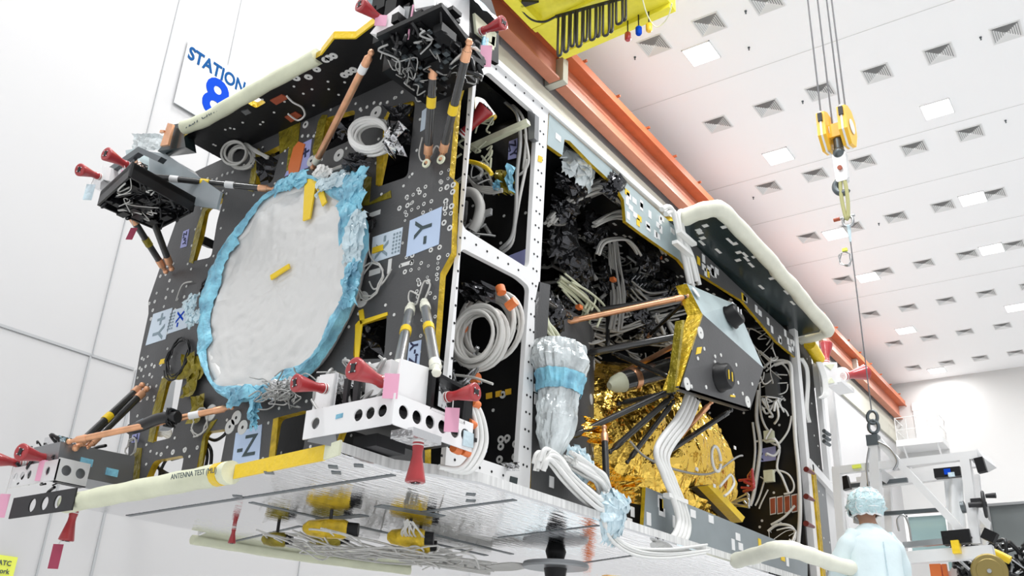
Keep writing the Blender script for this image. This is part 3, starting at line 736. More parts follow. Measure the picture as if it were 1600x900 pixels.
# ---- right end posts
mb = MB(); a, b = PY(1243,530), PY(1262,870); mb.bar((9.42, YF+.02, ZT+.02), (9.42, YF+.02, ZB+.06), .08, .1); mb.build('end_post', 'white_paint', sat)
mb = MB(); mb.bar((10.15, YF+.02, ZT+.02), (10.15, YF+.02, 3.3), .06, .1); mb.bar((9.42, YF+.02, ZT+.02), (10.15, YF+.02, ZT+.02), .1, .1); mb.bar((9.42,YF+.02,3.35), (10.6,YF+.02,3.1), .12, .1); mb.build('end_frame', 'white_paint', sat)
slab('end_bay_wall', (9.5, YF+.06, 3.2), (10.1, YF+.1, ZT), 'carbon_in', dn=10, ax=1)
slab('end_plate', (9.62, YF-.0, ZB+.0), (9.95, YF+.05, 3.3), 'grey_plate', dn=12, ax=1)
slab('end_plate', (10.0, YF+.02, ZB+.0), (10.5, YF+.05, 3.2), 'alu', dn=6, ax=1)
slab('gold_angle', (9.48, YF-.04, ZB+.0), (9.52, YF, 3.35), 'tape_gold'); slab('gold_angle', (9.56, YF-.03, ZB+.0), (9.60, YF, 3.35), 'tape_gold')
# ---- right-hand upper wing and foam edge guards
wg = MB()
wo = [PZ(a, b, ZT-.04) for a, b in ((1070,347),(1120,333),(1140,350),(1205,417),(1240,460),(1284,512),(1280,519),(1243,527))]
wg.plate([Vector((p.x, p.y, ZT-.04)) for p in wo] + [Vector((9.5,3.3,ZT-.04)), Vector((6.3,3.3,ZT-.04))], [], (0,0,.04), side=1)
wg.m = 2
wpl = [(p.x, p.y) for p in wo]+[(9.5,3.3),(6.3,3.3)]
for k in range(30):
    x, y = R.uniform(6.4,9.4), R.uniform(2.7,3.15)
    if inpoly((x, y), wpl): wg.box((x, y, ZT-.042), (.11,.025,.004) if k % 2 else (.05,.05,.004))
wg.build('top_wing', ['carbon_green','tape_gold','white_dot'], sat)
def guard(lab, pts, z, r, mn='foam', k=5):
    P3 = [PZ(a, b, z) for a, b in pts]; sp = smooth_path(P3, k)
    base = sp[len(sp)//2].copy(); mb = MB(); rs = [r*(1+.05*math.sin(i*1.7)) for i in range(len(sp))]
    mb.tube(sp, rs, 14); o = mb.build('foam_edge_guard', mn, None, base); tag(o, lab, 'edge guard', 'foam edge guards'); return o
g = guard('pale green foam tube on the lower left edge of the mirrored underside, lettered', [(104,787),(170,774),(250,759),(320,746),(362,738)], ZB+.03, .062)
text('lettering', 'ANTENNA TEST (MLI)', PZ(318,744,ZB+.03)+Vector((-.066,.0,-.0)), (0,-1,0), (-.1,0,1), .042, 'ink', g, .001)
mb = MB(); a = PZ(340,742,ZB+.03); b = PZ(350,740,ZB+.03); mb.tube([a, b], .064, 14); mb.build('tape_band', 'tape_yellow', g)
g = guard('pale green foam tube on the upper left edge in front of the station board, lettered', [(287,199),(320,187),(370,158),(430,124),(497,88)], ZT+.03, .055)
text('lettering', 'TEST CRITI', PZ(325,186,ZT+.03)+Vector((-.058,0,-.02)), (0,-1,.03), (0,.03,1), .085, 'ink', g, .001)
guard('cream foam tube curving round the dark upper wing on the right side', [(1068,341),(1095,330),(1120,326),(1132,333),(1160,362),(1205,410),(1217,426),(1240,450),(1262,478),(1292,512),(1284,520),(1245,531)], ZT-.02, .075, 'foam_pale', 4)
guard('thin pale green foam tube hanging at the far lower edge of the underside', [(300,843),(360,853),(440,866),(560,882),(640,892)], ZB-.03, .035)
guard('cream foam tube wrapping the lower right corner of the underside beside the worker', [(1150,876),(1180,868),(1222,857),(1260,866),(1300,880),(1336,889)], ZB+.02, .058, 'foam_pale')
# ---- thruster pods at the four corners
def tray(mb, a, b, z0, z1, t, holes, r):
    """upright white plate from a to b with round openings"""
    a, b = Vector((a[0], a[1], 0)), Vector((b[0], b[1], 0)); d = (b-a).normalized(); L = (b-a).length; n = Vector((-d.y, d.x, 0))
    zc = (z0+z1)/2
    hs = []
    for s_ in holes:
        c = a+d*s_*L; hs.append([c+d*r*math.cos(k*math.pi/8)+Vector((0,0,zc+r*math.sin(k*math.pi/8))) for k in range(16)])
    o = [a+Vector((0,0,z0)), b+Vector((0,0,z0)), b+Vector((0,0,z1)), a+Vector((0,0,z1))]
    mb.plate(o, hs, n*t)
def clutter(mb, lo, hi, n, L=.12, r=.008):
    lo, hi = Vector(lo), Vector(hi)
    for k in range(n):
        p = Vector([R.uniform(lo[i], hi[i]) for i in range(3)]); pts = [p]
        for j in range(3):
            q = pts[-1]+Vector([R.uniform(-L, L) for _ in range(3)]); q = Vector([min(max(q[i], lo[i]), hi[i]) for i in range(3)]); pts.append(q)
        mb.tube(smooth_path(pts, 4), R.uniform(r*.5, r*1.3), 5)
def blocks(mb, lo, hi, n, s0, s1):
    lo, hi = Vector(lo), Vector(hi)
    for k in range(n):
        d = Vector([R.uniform(s0, s1) for _ in range(3)]); c = Vector([R.uniform(lo[i]+d[i]/2, max(lo[i]+d[i]/2, hi[i]-d[i]/2)) for i in range(3)]); mb.box(c, d)
def bil(q, u, v): return (q[0].lerp(q[1], u)).lerp(q[3].lerp(q[2], u), v)
def quadfill(mb, q, n, s0, s1, z0, z1):
    for k in range(n):
        d = Vector((R.uniform(s0, s1), R.uniform(s0, s1), R.uniform(s0*.5, s1*.6))); c = bil(q, R.uniform(.1,.9), R.uniform(.1,.9)); c.z += R.uniform(z0, z1); mb.box(c, d)
def quadrim(mb, q, z0, z1, t):
    for i in range(4):
        a, b = q[i], q[(i+1) % 4]; mb.prism([a+Vector((0,0,z0)), b+Vector((0,0,z0)), b+Vector((0,0,z1)), a+Vector((0,0,z1))], (b-a).normalized().cross(Vector((0,0,1)))*t)
def quadclutter(mb, q, n, L, r, z0, z1):
    for k in range(n):
        u, v = R.uniform(.05,.95), R.uniform(.05,.95); pts = []
        for j in range(4):
            u = min(.97, max(.03, u+R.uniform(-.2,.2))); v = min(.97, max(.03, v+R.uniform(-.2,.2))); p = bil(q, u, v); p.z += R.uniform(z0, z1); pts.append(p)
        mb.tube(smooth_path(pts, 4), R.uniform(r*.5, r*1.3), 5)
# near lower pod
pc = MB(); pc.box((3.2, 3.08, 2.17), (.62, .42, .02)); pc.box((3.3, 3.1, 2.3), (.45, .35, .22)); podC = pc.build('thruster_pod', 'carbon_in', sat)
X0, Y0_ = 2.86, 2.84
yl = PX(475,668,X0).y
mb = MB(); tray(mb, (X0, yl), (X0, Y0_), 2.09, 2.235, .008, (.13,.62,.75,.88), .03); tray(mb, (X0, Y0_), (PY(738,690,Y0_).x, Y0_), 2.09, 2.235, .008, (.12,.28,.44,.6,.76,.9), .033)
mb.bar((X0+.003, Y0_+.003, 2.09), (X0+.003, Y0_+.003, 2.235), .012); mb.build('tray', 'white_paint', podC)
mb = MB(); mb.prism([PX(a, b, X0+.005) for a, b in ((480,690),(527,699),(524,672),(505,655),(495,665))], (.006,0,0)); mb.build('tray_gusset', 'grey_plate', podC)
mb = MB(); mb.plate([PY(a, b, Y0_+.03) for a, b in ((627,560),(675,576),(673,640),(617,618))], [], (0,.01,0)); mb.build('cover_plate', 'white_paint', podC)
mb = MB(); fo = [PY(a, b, Y0_+.0) for a, b in ((677,577),(732,607),(726,664),(672,640))]; fi = [PY(a, b, Y0_) for a, b in ((682,586),(727,610),(722,655),(677,635))]
mb.plate(fo, [fi], (0,.12,0)); mb.build('thruster_window', 'black', podC)
mb = MB(); mb.plate([PY(a, b, Y0_+.06) for a, b in ((687,592),(725,612),(718,652),(684,634))], [], (0,.01,0)); mb.build('mirror_plate', 'foil_chrome', podC)
def wbox(c4, x, t, mn, nm='bracket_box'):
    mb = MB(); mb.prism([PX(a, b, x) for a, b in c4], (t,0,0)); return mb.build(nm, mn, podC)
wbox([(500,586),(523,583),(515,635),(487,642)], 2.93, .1, 'white_paint'); wbox([(574,570),(612,561),(604,612),(569,622)], 2.95, .12, 'white_paint'); wbox([(524,580),(530,583),(523,634),(512,640)], 2.94, .12, 'foil_chrome')
wbox([(538,592),(545,590),(540,632),(534,636)], 2.9, .02, 'rubber', 'strut_plate'); wbox([(553,588),(562,586),(557,630),(550,632)], 2.9, .02, 'rubber', 'strut_plate')
mb = MB(); clutter(mb, (2.93,3.0,2.22), (3.15,3.5,2.5), 26, .12, .008); stuff(mb.build('harness', 'cable_grey', podC))
mb = MB(); blocks(mb, (2.93,3.0,2.2), (3.2,3.5,2.42), 12, .04, .1); stuff(mb.build('valve_block', 'black', podC))
mb = MB(); q = PZ(650,690,2.06); mb.box((q.x, q.y, 2.078), (.2,.14,.04)); mb.build('nozzle_plate', 'foil_chrome', podC)
for a in ([(525,648),(536,645),(535,652),(524,655)], [(700,585),(700,585),(700,585)]):
    if len(a) > 3: wbox(a, X0-.002, .006, 'tape_blue', 'blue_tape')
mb = MB(); mb.prism([PY(a, b, Y0_-.001) for a, b in ((724,672),(739,678),(738,700),(722,696))], (0,-.006,0)); mb.build('blue_tape', 'bag_blue', podC)
mb = MB()
for dx in (0, .04, .08): mb.tube(smooth_path([Vector((3.4+dx, 3.02, 2.45)), Vector((3.52+dx, 2.95, 2.38)), Vector((3.58+dx, 2.93, 2.2)), Vector((3.5+dx, 2.95, 2.04)), Vector((3.38+dx, 3.0, 2.02))], 8), .014, 7)
mb.build('white_harness', 'cable_white', podC)
mb = MB(); 
for px, py in ((708,700),(722,704),(732,660),(738,628)): mb = MB(); q = PY(px, py, 2.93); mb.cyl(q, q+Vector((.06,.01,0)), .022, None, 10); mb.build('orange_boot', 'orange', podC)
mb = MB(); q = PZ(640,700,2.1); mb.box((3.1,3.15,2.08), (.2,.16,.06)); mb.build('sensor_box', 'rubber', podC)
# far lower pod
YD = 6.0
A_, B_ = PY(95,690,YD), PY(211,713,YD); C_, D_ = PY(206,762,YD), PY(86,738,YD)
pd = MB(); pd.prism([A_, B_, C_, D_], (0,.35,0)); podD = pd.build('thruster_pod', 'grey_plate', sat)
mb = MB(); q = PY(86,745,YD-.05); yq = PX(10,775,q.x).y; zt_ = q.z
tray(mb, (q.x, YD-.05), (q.x+.22, YD-.05), zt_-.02, zt_+.13, .008, (.3,.75), .035); tray(mb, (q.x, yq), (q.x, YD-.05), zt_-.02, zt_+.12, .008, (.1,.25,.4,.8), .03)
mb.build('tray', 'alu', podD)
mb = MB(); q0 = PX(12,778,q.x-.02); q1 = PX(102,795,q.x-.02); 
z0_ = q1.z-.0; hs = []
for s_ in (.35,.55,.75): 
    c = Vector((q.x+.02, q0.y+(q1.y-q0.y)*s_, z0_+.07)); hs.append([c+Vector((0,.045*math.cos(k*math.pi/8),.045*math.sin(k*math.pi/8))) for k in range(16)])
mb.plate([Vector((q.x+.02, q0.y, z0_)), Vector((q.x+.02, q1.y, z0_)), Vector((q.x+.02, q1.y, z0_+.14)), Vector((q.x+.02, q0.y, z0_+.14))], hs, (.01,0,0)); mb.build('lower_plate', 'rubber', podD)
def foilbox(c4, x, t, mn, par, nm='foil_box'):
    mb = MB(); mb.prism([PX(a, b, x) for a, b in c4], (t,0,0)); return mb.build(nm, mn, par)
foilbox([(70,684),(92,680),(86,736),(58,737)], q.x+.03, .1, 'foil_chrome', podD); foilbox([(30,715),(50,712),(44,745),(25,750)], q.x+.06, .1, 'foil_chrome', podD)
mb = MB(); clutter(mb, (q.x, 6.05, zt_), (q.x+.35, 6.6, zt_+.3), 20, .1, .01); stuff(mb.build('harness', 'cable_black', podD))
mb = MB(); blocks(mb, (q.x+.05, 6.05, zt_), (q.x+.35, 6.55, zt_+.22), 14, .05, .14); stuff(mb.build('valve_block', 'black', podD))
for a, b in ((135,722),(175,738)):
    mb = MB(); c = PY(a, b, YD-.005); mb.box(c, (.09,.006,.05)); mb.build('blue_tape', 'tape_blue', podD)
# far upper pod
xb = 3.05
mb = MB(); P_ = [(156,308),(200,326),(250,347),(300,322),(262,290),(215,262),(215,300)]
base4 = [PZ(a, b, 4.22) for a, b in ((155,308),(248,348),(305,318),(205,262))]
mb.prism(base4, (0,0,.04)); podB = mb.build('thruster_pod', 'carbon_in', sat)
mb = MB(); P4 = [PY(a, b, base4[1].y+.02) for a, b in ((212,232),(330,318),(300,320),(215,300))]
mb.prism([PX(a, b, 3.25) for a, b in ((214,234),(258,240),(345,300),(338,326),(278,316),(210,276))], (.02,0,0)); mb.build('side_plate', 'radiator', podB)
mb = MB(); tr = [PX(a, b, 3.0) for a, b in ((155,272),(216,229),(252,245),(246,252),(216,238),(164,274))]; mb.prism(tr, (.05,0,0)); mb.build('rim', 'steel_dark', podB)
foilbox([(160,258),(174,262),(170,282),(156,280)], 2.98, .12, 'white_paint', podB); foilbox([(180,254),(210,248),(208,268),(186,276)], 3.02, .12, 'foil_chrome', podB); foilbox([(145,275),(158,280),(156,296),(146,294)], 2.96, .08, 'foil_chrome', podB)
foilbox([(196,235),(212,232),(212,262),(200,262)], 3.05, .12, 'radiator_pale', podB)
lo = Vector((min(p.x for p in base4), min(p.y for p in base4), 4.26)); hi = Vector((max(p.x for p in base4), max(p.y for p in base4), 4.5))
c4 = sum(base4, Vector())/4
mb = MB(); quadclutter(mb, base4, 40, .14, .009, -.1, .0); stuff(mb.build('harness', 'cable_black', podB))
mb = MB(); quadclutter(mb, base4, 10, .12, .006, -.11, -.05); stuff(mb.build('clear_wire', 'cable', podB))
mb = MB(); quadfill(mb, base4, 40, .04, .12, -.07, .03); stuff(mb.build('valve_block', 'black', podB))
mb = MB(); quadrim(mb, base4, -.07, .05, .015); mb.build('side_wall', 'carbon_in', podB)
mb = MB(); mb.prism([PX(a, b, 3.3) for a, b in ((248,236),(300,266),(308,276),(300,277),(244,243))], (.03,0,0)); mb.build('white_channel', 'white_paint', podB)
mb = MB(); mb.prism([PX(a, b, 3.2) for a, b in ((264,196),(284,192),(290,230),(246,236),(256,225))], (.1,0,0)); mb.build('end_bracket', 'carbon_green', podB)
mb = MB(); mb.prism([PX(a, b, 3.15) for a, b in ((262,192),(270,194),(262,226),(250,228))], (.02,0,0)); mb.prism([PX(a, b, 3.14) for a, b in ((250,203),(256,203),(255,206),(249,207))], (.02,0,0)); mb.build('copper_clip', 'copper', podB)
mb = MB(); mb.grid(lambda a, b: PX(205+a*55, 208+b*26, 3.4)+Vector((crumple((a*3,b*3,2), .05, 1),0,0)), 12, 8); mb.build('clear_film', 'bag_clear', podB)
# near upper pod
xa = 2.98
pa = MB(); pa.prism([PZ(a, b, 4.42) for a, b in ((588,58),(668,142),(759,101),(690,10))], (0,0,.03)); podA = pa.build('thruster_pod', 'carbon_in', sat)
pz = [PZ(a, b, 4.42) for a, b in ((588,58),(668,142),(759,101),(690,10))]; ca = sum(pz, Vector())/4
lo = ca+Vector((-.35,-.3,.0)); hi = ca+Vector((.3,.3,.5))
mb = MB(); mb.box((3.3, 3.24, 4.8), (.42, .42, .7)); mb.prism([PY(a, b, 2.97) for a, b in ((734,-8),(765,-8),(779,34),(779,100),(758,88),(733,58))], (0,.03,0)); mb.build('housing', 'black', podA)
mb = MB(); mb.prism([PY(a, b, 2.97) for a, b in ((686,-8),(735,-8),(733,57),(687,12))], (0,.02,0)); mb.build('white_panel', 'white_paint', podA)
mb = MB(); mb.prism([PY(a, b, 2.95) for a, b in ((742,20),(776,52),(774,74),(745,50))], (0,.02,0)); mb.prism([PY(a, b, 2.95) for a, b in ((764,55),(774,58),(772,78),(762,74))], (0,.02,0)); mb.build('olive_plate', 'foam', podA)
foilbox([(596,30),(624,8),(620,44),(604,56),(578,52)], 2.9, .1, 'white_paint', podA); foilbox([(646,0),(682,-6),(684,12),(665,22),(648,18)], 2.9, .15, 'foil_chrome', podA)
foilbox([(648,-4),(680,-8),(678,8),(648,14)], 2.88, .02, 'white_paint', podA)
mb = MB()
mb.grid(lambda a, b: PZ(585-20*b+a*60, 14-a*26-b*10, 4.95)+Vector((0,0,crumple((a*4,b*4,7), .1, 1))), 8, 4); mb.build('blue_drape', 'bag_blue', podA); mb = MB()
mb.grid(lambda a, b: PZ(730+a*65-b*8, -14+a*60, 4.98-b*.12)+Vector((0,0,crumple((a*6,b*4,9), .04, 1))), 10, 3); mb.build('blue_drape', 'bag_blue', podA)
mb = MB(); quadfill(mb, pz, 44, .05, .14, -.07, .1); blocks(mb, (2.95,3.05,4.5), (3.1,3.5,5.0), 26, .05, .14); stuff(mb.build('valve_block', 'black', podA))
mb = MB(); quadfill(mb, pz, 26, .012, .04, -.1, -.06); stuff(mb.build('fastener', 'steel_dark', podA))
mb = MB(); quadclutter(mb, pz, 46, .14, .011, -.12, .05); stuff(mb.build('harness', 'cable_black', podA))
mb = MB(); quadclutter(mb, pz, 20, .1, .005, -.13, -.06); stuff(mb.build('clear_wire', 'cable_grey', podA))
mb = MB(); mb.cyl(PX(646,8,2.86), PX(615/1+0,72,2.86)+Vector((0,-.11,0)), .006, None, 5); mb.build('pink_streamer', 'tag_pink', podA)
mb = MB(); mb.prism([PX(a, b, 2.95) for a, b in ((631,10),(641,10),(636,40),(628,46))], (.05,0,0)); mb.build('rail_plate', 'grey_plate', podA)
mb = MB(); mb.prism([PY(a, b, 2.93) for a, b in ((756,56),(764,60),(760,84),(752,80))], (0,.01,0)); mb.build('blue_tape', 'tape_blue', podA)
# fan of white wires under the near upper pod
mb = MB(); o1 = PX(681,95,3.15)
for k in range(16):
    e = PX(682+k*1.5+R.uniform(-1,1), 130-k*.9, 3.4); m_ = o1.lerp(e, .5)+Vector((0,-.03-.004*k,.03)); mb.tube(smooth_path([o1+Vector((0,-k*.002,0)), m_, e], 5), .005, 4)
stuff(mb.build('wire_fan', 'cable', podA))
mb = MB()
for k in range(7):
    mb.tube(smooth_path([PX(700+k,105-k,3.2), PX(712+k*3,92-k*2,3.1), PX(730,78-k,3.1), PX(744+k,74+k,3.12)], 5), .007, 4)
mb.build('wire_bundle', 'cable', podA)
# ---- struts
def strut(a, b, r=.022, mn='strut', ends='copper_tape', bands=(), par=sat, nm='strut', fit=True):
    a, b = Vector(a), Vector(b); d = (b-a).normalized(); L = (b-a).length
    mb = MB(); mb.cyl(a+d*.05, b-d*.05, r, None, 14); st = mb.build(nm, mn, par)
    if fit:
        for p, s_ in ((a, 1), (b, -1)):
            mb = MB(); mb.tube([p, p+d*s_*.04, p+d*s_*.055, p+d*s_*.12], [r*.5, r*.7, r*1.12, r*1.12], 10); mb.ball(p, r*.9, 8); mb.build('end_fitting', ends, st)
    for t, mm in bands:
        mb = MB(); c = a.lerp(b, t); mb.cyl(c-d*.035, c+d*.035, r*1.15, None, 12); mb.build('tape_band', mm, st)
    return st
XP = XF-.04
strut(PX(580,82,3.0), PX(489,262,XP), .024, 'copper', bands=((.12,'white_paint'),(.92,'foam_pale')))
strut(PX(678,92,3.12), PX(668,252,XP), .026, bands=((.4,'tape_yellow'),), ends='copper_tape')
strut(PX(733,66,3.05), PX(690,246,XP), .026, bands=((.55,'tape_yellow'),), ends='copper_tape')
strut(PX(217,274,3.0), PX(428,296,XP), .024, bands=((.27,'white_paint'),(.5,'tape_yellow'),(.68,'white_paint')))
strut(PX(200,330,3.05), PX(259,424,XP), .026, bands=((.5,'tape_olive'),)); strut(PX(230,320,3.1), PX(268,420,XP), .026)
strut(PX(642,478,XP), PX(620,585,3.02), .028, 'steel', ends='foam_pale', bands=((.42,'tape_yellow'),)); strut(PX(663,472,XP), PX(682,582,3.1), .028, 'steel', ends='foam_pale', bands=((.42,'tape_yellow'),))
strut(PX(222,602,XP), PX(118,700,3.05), .028, bands=((.55,'tape_yellow'),)); strut(PX(229,608,XP), PX(135,700,3.15), .028)
st = strut(PX(362,636,XP), PX(108,690,3.0), .022, 'copper', bands=((.23,'white_paint'),))
mb = MB(); a, b = PX(205,671,3.3), PX(278,652,3.3); mb.tube(smooth_path([a, a.lerp(b,.3)+Vector((-.03,0,-.01)), a.lerp(b,.7)+Vector((-.03,0,.01)), b], 5), .04, 8)
clutter(mb, a.lerp(b,.6)+Vector((-.05,-.12,-.05)), b+Vector((.02,.05,.05)), 12, .12, .008); mb.build('black_wrap', 'cable_black', st)
for px, py in ((667,256),(690,250)):
    mb = MB(); mb.disc(PX(px, py, XP-.03), (-1,0,0), .03, 14, .012, .016); mb.build('lug_ring', 'foam', front)
# ---- propellant pod box on the long side
YB = 2.86
F = lambda a, b, y=YB: PY(a, b, y)
p0, p1, p2, p3 = F(1097,490), F(1193,575), F(1172,641), F(1060,607)
q0, q1 = F(1073,443,2.98), F(1150,476,2.98)
bx = MB(); bx.prism([p0, p1, p2, p3], (0,.03,0)); box_ = bx.build('equipment_box', 'carbon', sat)
mb = MB(); mb.prism([q0, q1, p1, p0], (0,.03,.01)); mb.build('upper_face', 'radiator_pale', box_)  # pale colour stands in for the bright reflection on this face
mb = MB(); mb.prism([q0, p0, p0+Vector((-.02,.12,0)), q0+Vector((0,.1,0))], (.02,0,0)); mb.prism([p0, p3, p3+Vector((-.02,.12,0)), p0+Vector((-.02,.12,0))], (.02,0,0)); mb.build('side_face', 'tape_gold', box_)
mb = MB(); mb.prism([p3, p2, p2+Vector((0,.06,0)), p3+Vector((0,.06,0))], (0,0,.02)); mb.build('bottom_face', 'carbon', box_)
mb = MB(); mb.prism([PY(a, b, YB+.02) for a, b in ((1066,500),(1070,500),(1057,612),(1053,612))], (0,.06,0)); mb.build('gold_fin', 'tape_olive', box_)
def cap(px, py, y, r, par, nrm=(0,-1,0)):
    c = PY(px, py, y); mb = MB(); n_ = Vector(nrm).normalized(); mb.tube([c, c+n_*.02, c+n_*.03, c+n_*.09, c+n_*.1], [r*1.12, r*1.1, r, r*.95, r*.8], 24)
    k = mb.build('port_cap', 'black', par); mb = MB(); 
    for s_ in (-.3,.3): mb.box(c+n_*.102+Vector((s_*r,0,0)), (.012,.006,r*.7))
    mb.build('port_mark', 'tape_yellow' if nrm[2] == 0 else 'white_paint', k)
cap(1123,590,YB,.11,box_); cap(1140,497,YB+.05,.10,box_,(0,-.9,.35))
mb = MB()
for px, py in ((1094,520),(1073,600),(1168,628)): mb.disc(F(px,py), (0,-1,0), .05, 18, .006, .008)
for px, py in ((1117,557),(1117,566),(1126,555),(1150,570),(1153,598),(1080,604),(1103,605),(1146,618),(1160,615),(1090,560),(1175,600),(1100,545)): mb.disc(F(px,py), (0,-1,0), .016, 9, .005)
mb.build('insert', 'white_dot', box_)
mb = MB(); mb.prism([F(a, b) for a, b in ((1089,543),(1096,542),(1094,552),(1087,554))], (0,-.006,0)); mb.build('tape_patch', 'tape_yellow', box_); mb = MB(); mb.prism([F(a, b) for a, b in ((1141,617),(1148,618),(1148,621),(1141,620))], (0,-.006,0)); mb.build('tape_patch', 'tape_yellow', box_)
for px, py in ((1087,457),(1148,479)):
    mb = MB(); mb.disc(PY(px, py, 2.93), (0,-.9,.4), .05, 16, .006); mb.build('pale_insert', 'white_dot', box_)
inner = [  # struts between the box and the body
 ((880,504),(1075,463),3.75,2.98,.024,'copper'),((888,491),(1070,464),3.9,3.0,.022,'strut'),((913,553),(1077,522),3.7,2.95,.03,'strut'),((1012,526),(1073,468),3.9,3.0,.018,'strut'),
 ((955,592),(1077,528),3.9,3.0,.022,'copper'),((958,552),(1052,592),3.7,3.1,.022,'strut'),((889,684),(1052,608),3.6,3.1,.024,'strut'),((953,706),(1050,620),3.5,3.12,.024,'strut'),
 ((980,722),(1052,628),3.45,3.12,.02,'strut'),((967,631),(1052,613),3.6,3.1,.024,'strut'),((944,668),(949,783),3.35,3.25,.024,'strut'),((1055,690),(1112,628),3.5,3.1,.022,'copper'),
 ((1020,722),(1142,641),3.5,3.12,.024,'strut'),((951,440),(949,545),4.0,3.8,.02,'strut'),((838,462),(892,496),3.4,3.6,.024,'strut'),((1057,640),(1058,700),3.6,3.6,.02,'copper')]
for k_, (a, b, ya, yb, r, mn) in enumerate(inner): strut(PY(*a, ya), PY(*b, yb), r, mn, ends='copper_tape' if k_ in (0, 3, 10) else mn)
mb = MB(); a, b = PY(972,597,3.55), PY(1062,570,3.3); d = (b-a).normalized(); mb.cyl(a, b, .085, None, 20); tk = mb.build('gas_bottle', 'strut', sat)
mb = MB(); mb.cyl(b-d*.12, b-d*.05, .09, None, 20); mb.cyl(a+d*.1, a+d*.16, .09, None, 20); mb.build('copper_band', 'copper', tk)
mb = MB(); mb.tube([a, a-d*.08, a-d*.14], [.085,.07,.03], 16); mb.build('end_cap', 'foam', tk); mb = MB(); mb.tube([b, b+d*.08], [.085,.05], 16); mb.build('end_cap', 'foam', tk)
# ---- gold insulated tank and grey cylinder inside the open side
TC = Vector((7.5, 4.25, 2.95))
def mlif(a, b):
    th = -a*math.pi*1.25+.5*math.pi*.2; t = b*2-1
    rr = 1.0*(1-abs(t)**2.6*.55)
    x = TC.x+t*1.75; p = Vector((x, TC.y+rr*.85*math.cos(th+math.pi/2*0)*1, TC.z+rr*math.sin(th)))
    n = Vector((0, math.cos(th), math.sin(th))); d = crumple((x*1.0, th*2.2, .5), .34, 1.6)+crumple((x*3, th*6, 2), .10, 1.5)
    return p+n*(d-.2)+Vector((R.uniform(-.015,.015),0,0))
def mli_surface(nm, fn, nu, nv, f1, f2):
    """crinkled foil: long folds running down, small facets between"""
    mb = MB()
    mb.grid(lambda a, b: fn(a, b)+Vector((.3,-1,.15)).normalized()*(fold((a*f1*.35, b*f1, 1.3), 1, .15)+fold((a*f2*.3, b*f2, 4.7), 1, .055)+crumple((a*f2*.6, b*f2*1.5, 8), .02, 1)), nu, nv)
    return mb.build(nm, 'mli', sat)
mli_surface('insulated_tank', lambda a, b: Vector((TC.x+(b*2-1)*1.42, TC.y+.12-math.sin(a*math.pi)*.9*(1-abs(b*2-1)**2.6*.5), TC.z+math.cos(a*math.pi)*1.0*(1-abs(b*2-1)**2.6*.5))), 110, 230, 12, 30)
mli_surface('insulation_blanket', lambda a, b: PY(888+a*100, 800-b*75-a*8, 3.5+.35*b), 70, 50, 5, 12)
mli_surface('insulation_blanket', lambda a, b: PY(905+a*40, 690-b*40+a*10, 3.55), 36, 40, 3, 8)
for k in range(18):
    px, py = R.uniform(1000,1150), R.uniform(600,780)
    mb = MB(); c = PY(px, py, 3.28); mb.box(c, (.045,.006,.03)); mb.build('white_tab', 'white_paint', sat) if k < 9 else None
mb = MB(); cyl = []
for k in range(40):
    a = math.pi*(.75+k/39*1.1); cyl.append(Vector((5.75+.8*math.cos(a), 4.5+.8*math.sin(a), 0)))
mb.grid(lambda a, b: Vector((cyl[int(a*39)].x, cyl[int(a*39)].y, ZB+.1+b*1.75)), 39, 1, True)
mb.m = 1
for k in range(40):
    i = R.randrange(8, 36); z = R.uniform(2.3, 3.7); c = Vector((cyl[i].x, cyl[i].y, z)); mb.disc(c, (c.x-5.75, c.y-4.5, 0), R.choice((.012,.02,.045)), 10, .004)
mb.build('central_cylinder', ['carbon','white_dot'], sat)
mb = MB(); mb.prism([PY(a, b, 3.3) for a, b in ((1106,759),(1115,757),(1164,808),(1160,816))], (0,.1,0)); mb.build('gold_beam', 'tape_yellow', sat)
mb = MB(); mb.prism([PY(a, b, 3.35) for a, b in ((1098,760),(1107,757),(1160,815),(1150,812))], (0,.12,0)); mb.build('black_beam', 'rubber', sat)
mb = MB(); c = PY(1119,717,3.25); mb.tube([c+Vector((.09*math.cos(t*.3), 0, .11*math.sin(t*.3))) for t in range(21)], .014, 7); c = PY(1145,752,3.3)
mb.tube(smooth_path([PY(a, b, 3.25) for a, b in ((1125,760),(1135,748),(1142,742),(1147,755),(1140,768),(1132,775))], 5), .012, 6); mb.build('tank_hose', 'cable_white', sat)
mb = MB(); clutter(mb, PY(1155,770,3.45), PY(1175,735,3.25), 14, .1, .014); stuff(mb.build('red_lead', 'red', sat))
mb = MB(); clutter(mb, PY(1138,795,3.45), PY(1168,770,3.25), 10, .1, .012); stuff(mb.build('steel_fitting', 'steel', sat))
mb = MB(); c = PY(1119,664+30,3.28); c = PY(1119,716,3.28); d_ = PY(1118,717,3.2)
mb.tube(smooth_path([PY(a, b, 3.3) for a, b in ((985,690),(1010,715),(1060,735),(1110,740),(1150,715),(1160,712))], 6), .01, 6); mb.build('tank_wire', 'cable_grey', sat)
